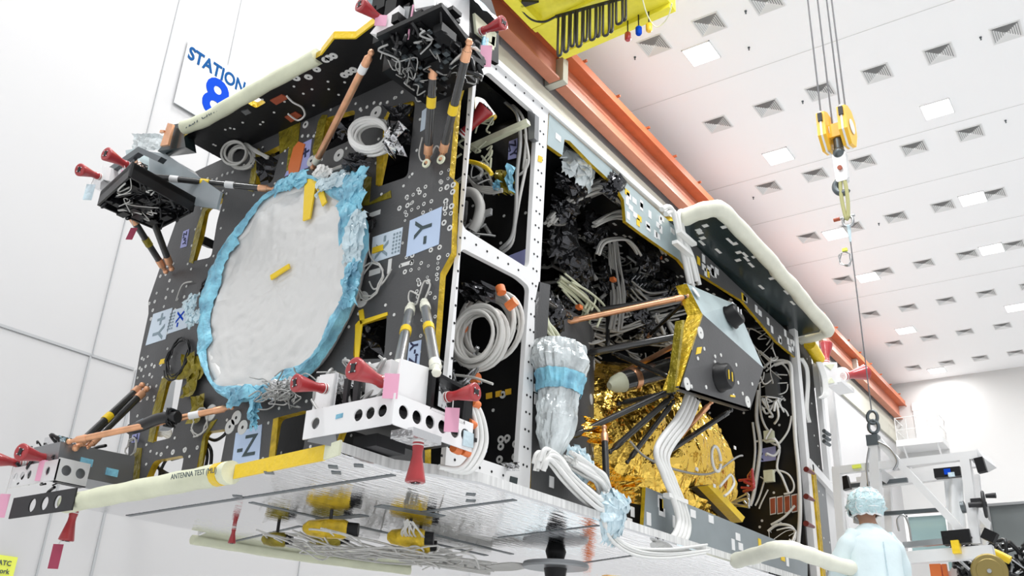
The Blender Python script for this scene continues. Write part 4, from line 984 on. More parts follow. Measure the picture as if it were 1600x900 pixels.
# ---- dark harness crowd under the top panel
PY_ = PY
def PYi(px, py, y):
    p = PY_(px, py, y)
    if p.z < ZT-.1: return p
    q = PZ(px, py, ZT-.1)
    if q.y < 3.27: q = PY_(px, py, 3.27); q.z = min(q.z, ZT-.1)
    return q
def vbox(p0, p1, ya, yb):
    a, b = PYi(*p0, ya), PYi(*p1, ya); return Vector((min(a.x,b.x), ya, min(a.z,b.z))), Vector((max(a.x,b.x), yb, max(a.z,b.z)))
def foil_lump(px, py, w_, h_, y, mn, nm='foil_bag', n=10, seed=0):
    c = PYi(px, py, y); mb = MB(); n = 16
    mb.grid(lambda a, b: c+Vector(((a-.5)*w_*(1-.3*abs(b-.5))+crumple((a*4,b*4,px), .12 if 'foil' in mn else .07, 1)-.06, -.12*math.sin(a*math.pi)*math.sin(b*math.pi)-crag(a, b, py, .055 if 'foil' in mn else .028, 3), (b-.5)*h_+crumple((a*4,b*6,px+py), .1, 1)-.05)), n, n)
    return mb.build(nm, mn, sat)
for a in ((905,265,.45,.22,3.7,'bag_clear'),(895,295,.5,.16,3.9,'foil_dark'),(880,370,.4,.5,3.8,'foil_dark'),(930,360,.3,.3,3.7,'foil_dark'),(952,285,.25,.2,3.6,'foil_dark'),(900,410,.5,.3,3.8,'foil_dark'),(960,440,.5,.3,3.9,'foil_dark'),(1010,400,.4,.3,3.9,'foil_dark'),
          (985,480,.8,.25,4.1,'foil_dark'),(905,460,.5,.4,4.0,'foil_dark'),(1040,440,.3,.3,3.9,'foil_dark'),(880,330,.3,.2,3.6,'foil_dark'),(1000,500,.7,.2,4.0,'foil_dark'),(860,490,.3,.3,3.6,'foil_dark')): foil_lump(*a)
def bundle(pts, n, spread, r, mn, y=None, nm='cable_bundle', k=6, par=sat, fan=1):
    mb = MB()
    for q in range(n):
        P3 = []
        o = Vector((R.uniform(-1,1), R.uniform(-1,1), R.uniform(-1,1)))*spread
        for i, p in enumerate(pts):
            yy = p[2] if len(p) > 2 else y
            P3.append(PYi(p[0], p[1], yy)+o*(1+fan*i/len(pts))+Vector((R.uniform(-1,1), R.uniform(-1,1), R.uniform(-1,1)))*spread*.25)
        mb.tube(smooth_path(P3, k), r*R.uniform(.8,1.2), 6)
    return mb.build(nm, mn, par)
bundle([(858,345),(885,315),(920,295),(950,270),(975,262)], 13, .03, .011, 'cable', 3.6, k=5)
bundle([(868,330),(870,350),(890,345),(905,320),(945,300),(965,285)], 8, .03, .01, 'cable_grey', 3.65)
bundle([(930,350),(965,335),(1000,350),(1030,375),(1040,390)], 14, .025, .009, 'cable', 3.5)
bundle([(935,395),(945,375),(975,370),(990,380),(1000,395)], 3, .015, .012, 'cable', 3.5)
bundle([(880,440),(905,460),(925,480),(920,500)], 10, .05, .011, 'foam', 3.7); bundle([(870,470),(880,500),(905,525),(930,520)], 10, .05, .011, 'cable', 3.8)
bundle([(955,380),(960,420),(965,470),(958,520)], 8, .05, .012, 'cable', 3.8); bundle([(900,500),(950,510),(1000,495),(1060,480)], 14, .06, .01, 'cable', 4.0)
bundle([(880,530),(920,540),(950,560)], 8, .06, .01, 'cable', 4.0); bundle([(985,450),(1010,470),(1050,465)], 10, .05, .01, 'cable_grey', 3.8)
bundle([(848,470),(850,500),(862,520),(880,560)], 6, .03, .012, 'foam', 3.5)
mb = MB()
for k in range(13):                # rows of comb-like wave-guide flanges
    for j in range(4):
        mb = MB(); c = PY(985+k*7.0-j*3, 432+j*9-k*.5+R.uniform(-2,2), 3.9); mb.box(c, (.035,.08,.028)); mb.build('connector', 'steel_dark', sat)
mb = MB()
for k in range(12): mb = MB(); c = PY(986+k*7, 437-k*.4, 3.88); mb.cyl(c, c+Vector((.03,-.03,.05)), .013, None, 7); mb.build('connector_pin', 'steel', sat)
for k in range(12): mb = MB(); c = PY(990+k*6.5, 450-k*.4, 3.88); mb.cyl(c, c+Vector((.03,-.03,.05)), .013, None, 7); mb.build('connector_pin', 'steel', sat)
lo, hi = vbox((862,410), (1070,520), 3.9, 4.5)
mb = MB(); clutter(mb, lo, hi, 90, .2, .012); stuff(mb.build('harness', 'cable_grey', sat))
mb = MB(); clutter(mb, lo, hi, 40, .25, .016); stuff(mb.build('harness', 'cable', sat))
mb = MB(); blocks(mb, lo+Vector((0,.1,0)), hi, 80, .05, .2); stuff(mb.build('electronics_block', 'black', sat))
lo, hi = vbox((930,350), (1065,440), 3.8, 4.3)
mb = MB(); blocks(mb, lo, hi, 60, .04, .13); stuff(mb.build('electronics_block', 'rubber', sat))
mb = MB(); clutter(mb, lo, hi, 36, .15, .01); stuff(mb.build('harness', 'cable_grey', sat))
for px, py in ((1030,402),(958,437),(905,480),(1025,398)):
    mb = MB(); c = PY(px, py, 3.6); mb.box(c, (.05,.04,.03)); mb.build('orange_clip', 'orange', sat)
# ---- white ducts looping over the box
def duct(pts, r, y, n, dx, mn='cable_white', nm='white_duct'):
    for k in range(n):
        mb = MB(); mb.tube(smooth_path([PY(a, b, (c[0] if c else y))+Vector((k*dx, k*.01, 0)) for a, b, *c in pts], 7), r, 9); mb.build(nm, mn, sat)
duct([(1034,327),(1044,323),(1052,332),(1060,365),(1070,410),(1077,444)], .022, 3.08, 2, .09)
duct([(1075,335),(1064,330),(1060,340),(1066,370),(1078,400),(1088,440)], .022, 3.08, 2, .08)
duct([(1075,615,3.0),(1060,650,3.0),(1026,700,3.02),(1036,740,3.02),(1052,780,3.02),(1060,815,3.02),(1050,840,3.0),(1020,852,3.0)], .022, 3.0, 4, .075)
for px, py in ((1066,366),(1060,383),(1048,776)):
    mb = MB(); c = PY(px, py, 3.03); mb.box(c+Vector((.08,0,0)), (.3,.05,.03)); mb.build('duct_clamp', 'cable_white', sat)
# ---- big bagged harness with white cable loops beside the rear post
hb = MB()
def bagf(a, b):
    th = a*2*math.pi; prof = [.12,.22,.30,.27,.33,.40,.34][min(6, int(b*6.99))]
    t = b*6; i = min(5, int(t)); f = t-i; P_ = [.10,.2,.24,.22,.27,.36,.30]; r = P_[i]*(1-f)+P_[i+1]*f
    c = PY(862+14*math.sin(b*2), 712-b*172, 3.08); r *= 1+fold((math.cos(th)*2.5, math.sin(th)*2.5, b*3), 1, .25)+fold((math.cos(th)*5, math.sin(th)*5, b*9), 1, .1)
    return c+Vector((r*.60*math.cos(th), r*.45*math.sin(th), 0))
hb.grid(bagf, 60, 60); bag = hb.build('harness_bag', 'bag_clear', sat)
mb = MB()
def bandf(a, b):
    q = bagf(a, .56+b*.16); c = PY(866, 600, 3.08); return q+Vector((q.x-c.x, q.y-c.y, 0)).normalized()*.012
mb.grid(bandf, 60, 9); mb.build('blue_wrap', 'tape_blue', bag)
bundle([(842,730,3.0),(850,712,2.98),(866,720,2.98),(885,745,2.95),(915,775,2.95),(935,788,2.98),(945,775,3.0),(935,750,3.0),(915,735,3.02),(890,718,3.02)], 15, .034, .013, 'cable_white', nm='cable_loop', fan=.3)
foil_lump(905,728,.24,.24,3.12,'bag_blue','plastic_bag'); foil_lump(955,805,.2,.3,2.95,'bag_blue','plastic_bag'); foil_lump(960,790,.14,.2,2.93,'bag_blue','plastic_bag')
bundle([(940,790,2.95),(950,835,2.93),(985,862,2.93),(1040,868,2.93),(1100,862,2.93)], 7, .025, .009, 'cable_white', fan=1)
# ---- far bulkhead plumbing
def pline(pts, r=.014, mn='cable_white', x=9.2, nm='coolant_pipe'):
    mb = MB(); mb.tube(smooth_path([PX(a, b, x) for a, b in pts], 6), r*.72, 7); return mb.build(nm, mn, fbk)
pline([(1210,570),(1233,567),(1237,600),(1240,640),(1243,690),(1248,740),(1250,800),(1247,850)], .03)
pline([(1193,575),(1205,565),(1222,563),(1232,566)], .022); pline([(1197,580),(1210,570),(1224,570),(1235,590),(1237,630)], .014)
pline([(1187,600),(1188,640),(1195,665),(1210,685),(1218,700),(1214,730),(1222,745),(1232,770)], .018); pline([(1185,610),(1182,650),(1188,690),(1186,720),(1178,770),(1172,790)], .03)
pline([(1176,660),(1180,700),(1176,740),(1168,760)], .02); pline([(1196,745),(1210,735),(1230,740),(1240,755),(1238,768),(1225,772)], .014); pline([(1196,745),(1187,775),(1180,790)], .014); pline([(1200,765),(1190,785),(1186,795)], .012)
pline([(1180,690),(1198,688),(1212,695),(1220,690),(1232,672),(1237,650)], .016); pline([(1190,590),(1200,585),(1230,586)], .01); pline([(1190,605),(1205,600),(1230,598)], .01); pline([(1188,620),(1225,614),(1231,600)], .01)
pline([(1190,640),(1210,633),(1226,640),(1232,650)], .014); pline([(1212,735),(1200,750),(1188,745)], .01); pline([(1205,820),(1225,808),(1242,790)], .018); pline([(1200,830),(1215,820),(1235,822),(1245,835)], .02)
mb = MB(); c = PX(1207,603,9.2); mb.box(c, (.08,.14,.28)); mb.build('valve_unit', 'grey_plate', fbk)
mb = MB(); 
for py in (682,744): c = PX(1202,py,9.15); mb.box(c, (.06,.1,.12))
mb.build('pipe_clamp', 'foam', fbk)
mb = MB(); clutter(mb, PX(1225,680,9.1)-Vector((.1,0,.2)), PX(1195,650,9.1)+Vector((.1,0,.2)), 8, .15, .011); stuff(mb.build('tube_knot', 'cable_white', fbk))
mb = MB(); clutter(mb, PX(1240,850,9.1)-Vector((.1,0,.05)), PX(1205,832,9.2), 7, .2, .007); stuff(mb.build('tube_knot', 'cable_white', fbk))
mb = MB(); clutter(mb, PX(1210,560,9.0)-Vector((.1,0,.3)), PX(1185,520,9.15)+Vector((.0,0,.1)), 10, .2, .009); stuff(mb.build('tube_knot', 'cable', fbk))
for i in range(4):
    x_ = 1202.5+i*11.3; c4 = [(x_,778-i*1.6),(x_+9.6,776-i*1.6),(x_+10.2,803-i*1.2),(x_+1,805-i*1.2)]
    mb = MB(); mb.prism([PX(a, b, 9.245) for a, b in c4], (-.006,0,0)); h_ = mb.build('heater_patch', 'white_paint', fbk)
    cx_, cy_ = sum(p[0] for p in c4)/4, sum(p[1] for p in c4)/4
    mb = MB(); mb.prism([PX(cx_+(a-cx_)*.76, cy_+(b-cy_)*.86, 9.238) for a, b in c4], (-.006,0,0)); mb.build('heater_film', 'heater', h_)
sticker([(1185,702),(1212,697),(1213,719),(1187,722)], '-X', -90, .13, 'label_violet', 'ink_navy', x=9.24, par=fbk, off=(-.1,0))
# ---- inside the front module bays
def xline(pts, r, mn, x, nm='wire', par=bh, k=6):
    mb = MB(); mb.tube(smooth_path([PX(a, b, x) for a, b in pts], k), r, 6); return mb.build(nm, mn, par)
xline([(747,125),(765,143),(795,160),(815,180),(822,215),(818,265),(824,250),(812,310),(806,345),(800,380),(785,395)], .011, 'cable', 4.3)
xline([(745,140),(765,138),(790,160),(808,180),(813,220),(808,270),(806,330),(800,370),(782,390)], .014, 'cable_grey', 4.25)
xline([(820,210),(826,250),(818,268),(806,276)], .01, 'cable', 4.3)
for k in range(4): xline([(728+k,275),(745,290+k*2),(765,293+k*3),(785,296+k)], .009, 'cable', 4.2)
mb = MB(); mb.tube(smooth_path([PX(a, b, 4.1) for a, b in ((725,300),(740,302),(750,320),(746,345),(738,360))], 8), .035, 10); mb.build('corrugated_hose', 'cable', bh)
mb = MB(); clutter(mb, PX(760,360,4.2)-Vector((.1,0,.0)), PX(728,300,4.3)+Vector((0,0,.05)), 16, .12, .012); stuff(mb.build('harness', 'cable_grey', bh))
mb = MB(); mb.prism([PX(a, b, 4.2) for a, b in ((733,225),(822,185),(824,192),(735,234))], (.04,0,0)); mb.build('slotted_rail', 'foam', bh)
mb = MB(); mb.prism([PX(a, b, 4.3) for a, b in ((824,172),(836,178),(835,216),(826,218))], (.05,0,0)); mb.build('clear_box', 'grey_plate', bh)
mb = MB(); mb.grid(lambda a, b: PX(780+a*26, 268+b*38, 4.3)+Vector((-crumple((a*6,b*6,1), .15, 1),0,0)), 8, 8); mb.build('olive_tape_wad', 'tape_olive', bh)
mb = MB(); mb.grid(lambda a, b: PX(776+a*10, 285+b*16, 4.22)+Vector((-crumple((a*6,b*6,3), .1, 1),0,0)), 5, 5); mb.grid(lambda a, b: PX(796+a*10, 262+b*40, 4.24)+Vector((-crumple((a*6,b*6,6), .1, 1),0,0)), 5, 7); mb.build('blue_tape_wad', 'tape_blue', bh)
mb = MB(); mb.tube(smooth_path([PX(a, b, 4.0) for a, b in ((732,252),(748,256),(762,264),(768,272))], 6), .016, 8); mb.build('orange_lead', 'tape_yellow', bh)
mb = MB(); mb.box(PX(761,333,4.3), (.02,.08,.05)); mb.build('white_clip', 'white_paint', bh)
mb = MB(); clutter(mb, PX(766,268,4.2), PX(732,230,4.4)-Vector((.2,0,0)), 14, .12, .008); stuff(mb.build('fine_harness', 'foam', bh))
sticker([(796,221),(809,216),(807,247),(794,250)], 'Z,Y', -80, .09, 'label_violet', 'ink_navy', x=4.42, par=bh)
mb = MB(); lb = PX(795,397,4.2); 
st = sticker([(790,402),(828,387),(827,418),(822,417)], '', 0, .1, 'label_violet', x=4.42, par=bh)
sticker([(748,682),(763,676),(761,707),(747,711)], '-Z', 60, .1, 'label_violet', 'ink_navy', x=4.42, par=bh)
def coilp(px, py, r, n, x, mn, rr, tilt=.2, nm='cable_coil', jit=.12):
    c = PX(px, py, x); mb = MB()
    for k in range(n):
        e = 1+R.uniform(-jit, jit); o = Vector((R.uniform(-.06,.06), R.uniform(-.012,.012), R.uniform(-.012,.012)))
        mb.tube([c+o+Vector((tilt*r*math.cos(t*math.pi/14), -r*.85*e*math.cos(t*math.pi/14), r*1.05*e*math.sin(t*math.pi/14))) for t in range(28)], rr, 6, closed=True)
    return mb.build(nm, mn, bh)
coilp(746,526,.165,13,3.95,'cable',.012,jit=.16); coilp(766,510,.2,7,4.1,'cable',.013); 
for k in range(7): xline([(735,450+k*2),(760,455+k*2),(780,462+k*2),(793,485+k),(795,510),(786,520+k)], .011, 'cable', 4.15, 'cable_coil')
mb = MB(); mb.grid(lambda a, b: PX(728+a*46, 448+b*26, 4.0)+Vector((-crumple((a*6,b*6,11), .16, 1),0,0)), 9, 6); mb.build('foil_wrap', 'foil_dark', bh)
for k in range(6): xline([(712,560),(716+k,530),(722+k,500),(728,480+k)], .012, 'cable', 3.95, 'cable_drop')
mb = MB(); clutter(mb, PX(745,580,3.9)-Vector((0,0,.05)), PX(712,560,4.1)+Vector((0,0,.06)), 16, .1, .012); stuff(mb.build('connector_cluster', 'steel', bh))
xline([(712,586),(740,590),(770,600)], .008, 'cable', 3.9)
for a, b in (((793,480),(806,470)), ((781,448),(784,458)), ((738,592),(748,590)), ((716,508),(726,514))):
    mb = MB(); mb.cyl(PX(*a, 4.0), PX(*b, 4.0), .03, None, 10); mb.build('orange_cap', 'orange', bh)
for k in range(3):
    mb = MB(); mb.prism([PX(760+k*15+a, 615-k*3+b, 4.425) for a, b in ((0,0),(9,-2),(9,7),(0,9))], (-.006,0,0)); mb.build('orange_patch', 'hook_yellow', bh)
mb = MB()
for px, py in ((783,687),(793,685),(783,698),(806,694),(781,718),(805,714),(812,512),(812,530),(786,617)): mb = MB(); mb.disc(PX(px, py, 4.425), (-1,0,0), .025, 12, .006, .01); mb.build('insert', 'white_dot', bh)
foil_c = MB(); foil_c.grid(lambda a, b: PX(788+a*24, 722+b*14, 4.2)+Vector((-crumple((a*6,b*6,11), .1, 1),0,0)), 6, 4); foil_c.build('foil_scrap', 'foil_chrome', bh)
# cable coils hung on the front face
def fcoil(px, py, r, n, mn, rr, par=front, el=1.0, x=XF-.08):
    c = PX(px, py, x); mb = MB()
    for k in range(n):
        e = 1+R.uniform(-.15,.15); o = Vector((R.uniform(-.05,.03), R.uniform(-.02,.02), R.uniform(-.02,.02)))
        mb.tube([c+o+Vector((.05*math.cos(t*math.pi/12), -r*e*math.cos(t*math.pi/12+.3), r*el*e*math.sin(t*math.pi/12))) for t in range(24)], rr, 6, closed=True)
    return mb.build('cable_coil', mn, par)
fcoil(584,213,.125,13,'cable_white',.012); fcoil(374,243,.085,5,'cable',.01,el=1.3)
mb = MB()
for k in range(8): mb.tube(smooth_path([PX(a+R.uniform(-2,2), b+R.uniform(-2,2), XF-.05) for a, b in ((333,238),(350,233),(370,230),(384,226),(400,236),(418,246))], 5), .009, 5)
for k in range(8): mb.tube(smooth_path([PX(a+R.uniform(-2,2), b+R.uniform(-2,2), XF-.06) for a, b in ((612,205),(600,232),(570,238),(545,255),(515,268))], 5), .01, 5)
mb.build('cable_run', 'cable', front)
def xlump(px, py, w_, h_, x, mn, par, nm='foil_bag', n=9):
    c = PX(px, py, x); mb = MB()
    mb.grid(lambda a, b: c+Vector((-.08*math.sin(a*math.pi)*math.sin(b*math.pi)-crumple((a*5,b*5,py), .12, 1), (.5-a)*w_+crumple((a*4,b*4,px), .1, 1)-.05, (b-.5)*h_+crumple((a*4,b*6,px+py), .1, 1)-.05)), n, n)
    return mb.build(nm, mn, par)
xlump(628,200,.2,.3,XF+.04,'foil_dark',front); xlump(420,265,.3,.4,XF+.12,'foil_dark',front); xlump(560,262,.2,.12,XF-.06,'foil_dark',front); xlump(528,200,.3,.3,XF+.2,'foil_dark',front); xlump(578,530,.2,.2,XF+.2,'foil_dark',front); xlump(622,222,.1,.2,XF-.04,'foil_chrome',front)
for pts in ([(318,680),(335,688),(350,680),(356,671)], [(320,690),(324,712),(320,735)], [(318,685),(330,705),(328,737)],[(240,720),(250,735),(246,760)],[(262,715),(252,735),(262,750),(255,760)],[(236,725),(262,740)],[(268,718),(290,712)]):
    mb = MB(); mb.tube(smooth_path([PX(a, b, XF+.06) for a, b in pts], 5), .012, 6); mb.build('black_wire', 'cable_black', front)
for k in range(9):
    mb = MB(); mb.tube(smooth_path([PX(236+R.uniform(-3,3), 672+k*2.4, XF+.07), PX(250, 678+R.uniform(-5,5), XF+.05), PX(268, 672+k*2.2, XF+.07)], 5), .007, 5); mb.build('white_wire', 'cable_white', front)
# grey blocks seen through the open windows
for c4, x, mn in (([(247,600),(262,592),(255,640),(268,655),(240,680)], 5.2, 'grey_plate'), ([(335,300),(352,310),(345,330),(328,322)], 4.6, 'grey_plate'), ([(312,368),(322,370),(318,382),(308,380)], 3.68, 'rubber')):
    mb = MB(); mb.prism([PX(a, b, x) for a, b in c4], (.1,0,0)); mb.build('bracket', mn, front)
# ---- things hung below the mirrored underside
def UZ(px, py, z=ZB-.09): return PZ(px, py, z)
def hung(px, py, L, r, mn, tip='black', par=mir):
    c = UZ(px, py); d = (rt*.98).normalized(); d.z = 0; d.normalize(); d = Vector((rt.x, rt.y, 0)).normalized()
    mb = MB(); mb.tube([c-d*L*.55, c-d*L*.45, c-d*L*.1, c+d*L*.3, c+d*L*.38], [r*.35, r*.75, r, r, r*.8], 12); k = mb.build('wrapped_connector', mn, par)
    mb = MB(); mb.tube([c+d*L*.38, c+d*L*.6], [r*.75, r*.7], 10); mb.build('connector_plug', tip, k)
    mb = MB(); mb.cyl(c, Vector((c.x, c.y, ZB)), .012, None, 6); mb.build('hanger', 'rubber', k); return k
hung(515,826,.30,.06,'tape_gold'); hung(640,840,.26,.06,'tape_gold'); hung(432,843,.18,.05,'tape_olive'); hung(512,842,.24,.045,'tape_olive'); hung(655,852,.2,.05,'tape_gold')
mb = MB()
for k in range(26):
    a, b = R.uniform(400,520), R.uniform(825,850); pts = [(a, b), (a+R.uniform(20,60), b+R.uniform(0,25)), (a+R.uniform(60,140), 862+R.uniform(-12,14)), (a+R.uniform(140,240), 866+R.uniform(-14,16)), (700+R.uniform(-60,80), 878+R.uniform(-10,16))]
    mb.tube(smooth_path([UZ(*p, ZB-.12+R.uniform(-.05,.05)) for p in pts], 6), .006, 5)
for k in range(12):
    a = R.uniform(630,650); mb.tube(smooth_path([UZ(a, 815+R.uniform(-3,6)), UZ(a+R.uniform(-15,25), 840), UZ(660+R.uniform(-20,60), 862)], 5), .006, 5)
stuff(mb.build('hanging_wires', 'cable', mir))
mb = MB()
for k in range(5):
    mb = MB(); a, b = UZ(625,862+k*3.2), UZ(765,880+k*4); mb.cyl(a, b, .014, None, 8); mb.build('straight_cable', 'cable', mir)
mb = MB()
for k in range(9): 
    mb = MB(); c = UZ(632+k*15, 868+k*2.4, ZB-.09); mb.box(c, (.012,.09,.035)); mb.build('cable_clamp', 'cable_grey', mir)
mb = MB()
for k in range(8): mb.tube(smooth_path([UZ(760,884+k,ZB-.1), UZ(800,880+k*1.5,ZB-.1), UZ(840,886,ZB-.08), UZ(880,895+k,ZB-.1)], 5), .008, 5)
mb.build('cable_tail', 'cable', mir)
c = PZ(868,884,ZB-.1); mb = MB(); mb.tube([c+Vector((0,0,-.02)), c+Vector((0,0,.0)), c+Vector((0,0,.02))], [.24,.25,.24], 32); dk = mb.build('antenna_disc', 'grey_plate', mir)
mb = MB(); mb.cyl(c, Vector((c.x, c.y, ZB)), .05, .08, 12); mb.tube([c, c-Vector((0,0,.12)), c-Vector((0,0,.16))], [.09,.07,.03], 14); mb.build('antenna_stem', 'black', dk)
# bay behind the white end frame: far pod
mb = MB(); mb.prism([PY(a, b, 3.15) for a, b in ((1284,566),(1308,566),(1310,600),(1288,604))], (0,.3,0)); podE = mb.build('far_thruster_pod', 'white_paint', sat)
mb = MB(); 
for c4 in (((1288,570),(1298,578),(1304,569)), ((1290,600),(1298,590),(1304,598))): mb.prism([PY(a, b, 3.145) for a, b in c4], (0,-.006,0))
mb.build('olive_facet', 'foam', podE)
mb = MB(); mb.ball(PY(1316,586,3.2), .1, 12); mb.box(PY(1312,604,3.2), (.5,.2,.05)); mb.build('valve_body', 'white_paint', podE)
mb = MB(); mb.tube(smooth_path([PY(a, b, 3.15) for a, b in ((1265,538),(1272,548),(1280,562))], 5), .07, 10); mb.build('yellow_wrap', 'tape_yellow', podE)
for k in range(7):
    mb = MB(); mb.tube(smooth_path([PY(a+k*1.2, b, 3.12) for a, b in ((1276,566),(1284,590),(1286,615),(1279,622))], 5), .012, 6); mb.build('cable', 'cable_white', podE)
mb = MB(); 
for k in range(3): mb.tube(smooth_path([PY(a+k*2, b, 3.22) for a, b in ((1250,560),(1258,575),(1260,600),(1258,640),(1262,660))], 5), .012, 6)
mb.build('bay_wire', 'cable_white', sat)
for k in range(4):
    mb = MB(); c = PY(1266, 737+k*42, 3.13); mb.cyl(c-Vector((.12,0,0)), c+Vector((.1,0,0)), .03, .015, 8); mb.build('red_bolt', 'red_dark', sat)
mb = MB(); 
for k in range(3): c = PY(1290, 675+k*8, 3.0); mb.cyl(c-Vector((.05,0,0)), c+Vector((.12,0,0)), .022, None, 8)
mb.build('grey_knob', 'steel_dark', sat)
# ================================================================ RED THRUSTER COVERS
def cover_proto():
    t = thing('thruster_cover', '', 'cover', (0,0,0), 'red thruster covers')
    mb = MB(); mb.tube([(0,0,0),(0,0,.01),(0,0,.05),(0,0,.06),(0,0,.1),(0,0,.24),(0,0,.255),(0,0,.26)], [.03,.036,.036,.032,.033,.062,.064,.055], 22); s_ = mb.build('shell', 'red', t)
    mb = MB(); mb.box((0,0,.262), (.05,.03,.006)); mb.m = 1
    for a in (-.02,.02):
        for b in (-.022,.022): mb.ball((b,a,.264), .006, 6)
    mb.build('end_plate', ['rubber','steel'], t)
    mb = MB(); mb.tube([(0,0,.0),(0,0,.012)], .038, 14); mb.tube([(0,0,.025),(0,0,.032)], .039, 14); mb.build('tie', 'cable_white', t)
    return t
def near_end(a, px, py, L):
    o = CAM; d = ray(px, py).normalized(); t = d.dot(a-o); perp = (a-o-d*t).length
    return o + d*(t - math.sqrt(max(0, L*L-perp*perp)))
CP = None; ZAX = Vector((0,0,1))
def cover(a, b, lab, tagc=None, tagpx=None, sc=1.0, tl=.16):
    """narrow end a, wide end direction b"""
    global CP
    a = Vector(a)
    if not isinstance(b, Vector): b = near_end(a, b[0], b[1], .26*sc)
    a, b = Vector(a), Vector(b); d = (b-a).normalized(); q = ZAX.rotation_difference(d)
    if CP is None: CP = cover_proto(); c = CP; c.rotation_mode = 'QUATERNION'; c.rotation_quaternion = q; c.location = a
    else: c = dup(CP, a, q)
    c['label'] = lab; c.scale = (sc,)*3; ORG[c] = a
    if tagc:
        mb = MB(); p = a+d*.05; off = Vector(tagpx) if tagpx else Vector((0,-.05,-.2)); e = p+off
        s_ = Vector((rt.x, rt.y, 0)).normalized(); 
        mb.prism([e-s_*.035, e+s_*.035, e+s_*.035+Vector((0,0,-tl)), e-s_*.035+Vector((0,0,-tl))], s_.cross(ZAX)*.003); 
        tg = tag(mb.build('remove_tag', tagc, None, e), 'pink' , 'tag') if False else mb.build('remove_tag', tagc, sat if False else None, e)
        tg['label'] = lab_tag(lab, tagc); tg['category'] = 'tag'; tg['group'] = 'hanging ribbon tags'
        mb = MB(); mb.tube([p, p.lerp(e, .5)+Vector((0,0,-.01)), e], .003, 4); mb.build('string', 'cable_white', tg)
        for k in range(3):
            mb = MB(); mb.box(e+s_.cross(ZAX)*(-.003)+Vector((0,0,-.04-k*.03)), (.02,.02,.006)); 
    return c
def lab_tag(lab, c): return ('pink' if c == 'tag_pink' else 'blue' if c == 'bag_blue' else 'dark red') + ' tag on the ' + lab.replace('red cone cover', 'red cover')
def XR(a, b, x): return PX(a, b, x)
cover(PX(600,34,2.92), (562,6), 'red cone cover at the upper left of the top pod', 'tag_pink', (0,-.03,-.0), .74, .08)
cover(PY(750,50,2.95), (787,35), 'red cone cover pointing right from the top pod', 'tag_pink', (-.01,-.02,-.14), .72)
cover(PX(202,260,3.0), (165,240), 'upper red cone cover on the left pod', 'tag_pink', (0,-.06,-.08), .86, .14)
cover(PX(156,276,2.95), (124,265), 'lower left red cone cover on the left pod', 'bag_blue', (0,.02,-.08), .8, .14)
cover(PX(510,608,2.9), (461,598), 'leftmost red cone cover above the white tray', sc=.72)
cover(PX(604,600,2.9), (552,575), 'middle red cone cover above the white tray', 'tag_pink', (0,-.08,.02), .86, .12)
cover(PY(696,621,2.84), (744,612), 'right red cone cover beside the white tray window', 'tag_pink', (.0,.0,-.06), .72, .12)
q = PZ(654,689,2.06); cover(q, q+Vector((0,0,-.3)), 'red cone cover hanging straight down beneath the white tray', sc=.75)
cover(PX(76,718,3.0), (32,706), 'red cone cover at the lower left pod, nearer its grey plate', 'tag_pink', (0,-.04,-.02), .92, .14)
cover(PX(32,724,3.0), (-12,717), 'red cone cover cut by the left picture edge', 'tag_pink', (0,.0,-.22), .85)
q = PZ(117,796,2.02); cover(q, q+Vector((0,0.03,-.3)), 'red cone cover hanging down below the lower left pod', 'tag_red', (-.02,.06,-.18), .8)
cover(PY(1317,588,3.15), PY(1345,583,3.0), 'red cone cover pointing right at the far end pod', sc=1.5)
cover(PY(1291,570,3.2), PY(1291,540,3.2), 'red cone cover pointing up at the far end pod', sc=1.2)
cover(PX(722,212,4.0), PX(750,180,4.0), 'dark red cone cover seen inside the upper bay of the white frame', sc=1.0)
q = PZ(366,824,ZB); cover(q, q+Vector((0,0,-.3)), 'red cone cover standing out of the mirrored underside at left', sc=.42)
# extra loose ribbon near left struts
mb = MB(); p = PX(209,356,3.1); s_ = Vector((rt.x, rt.y, 0)).normalized(); mb.prism([p-s_*.02, p+s_*.03, p+s_*.01+Vector((0,0,-.1)), p-s_*.04+Vector((0,0,-.1))], (0,.004,0)); o = mb.build('remove_tag', 'tag_red', None, p)
tag(o, 'small dark red ribbon hanging between the two struts under the left pod', 'tag', 'hanging ribbon tags')
mb = MB(); mb.cyl(p, PX(203,334,3.1), .003, None, 4); mb.build('string', 'cable_white', o)
# ================================================================ LIFTING FRAME AND GROUND EQUIPMENT
XL = 8.5
lf = thing('lifting_rig', 'silver aluminium lifting frame with diagonal brace hanging from the crane sling', 'lifting frame', (XL, 2.0, 2.3))
def LB(nm, a, b, w_=.085, x0=XL, x1=None, mn='alu', h=None):
    mb = MB(); mb.bar(PX(*a, x0), PX(*b, x0 if x1 is None else x1), w_, h, (1,0,0)); return mb.build(nm, mn, lf)
LB('post', (1307,733), (1320,900), .07); LB('post', (1365,684), (1376,900), .085); LB('post', (1508,716), (1526,850), .075); 
LB('top_beam', (1302,736), (1528,711), .068); LB('bottom_beam', (1310,880), (1553,862), .1)
LB('diagonal_brace', (1374,690), (1517,845), .06, h=.075); LB('apex_block', (1356,690), (1374,688), .1, mn='steel_dark')
LB('rear_post', (1353,732), (1346,800), .06, XL+.5); LB('rear_post', (1387,756), (1391,880), .065, XL+.9); LB('rear_post', (1524,742), (1536,852), .065, XL+.7)
LB('rear_beam', (1320,762), (1520,738), .075, XL+.7); LB('rear_beam', (1340,752), (1540,722), .07, XL+.9)
LB('cross_beam', (1368,735), (1392,752), .09, XL, XL+.8); LB('cross_beam', (1524,712), (1546,728), .09, XL, XL+.9); LB('cross_beam', (1520,800), (1540,822), .08, XL, XL+.8)
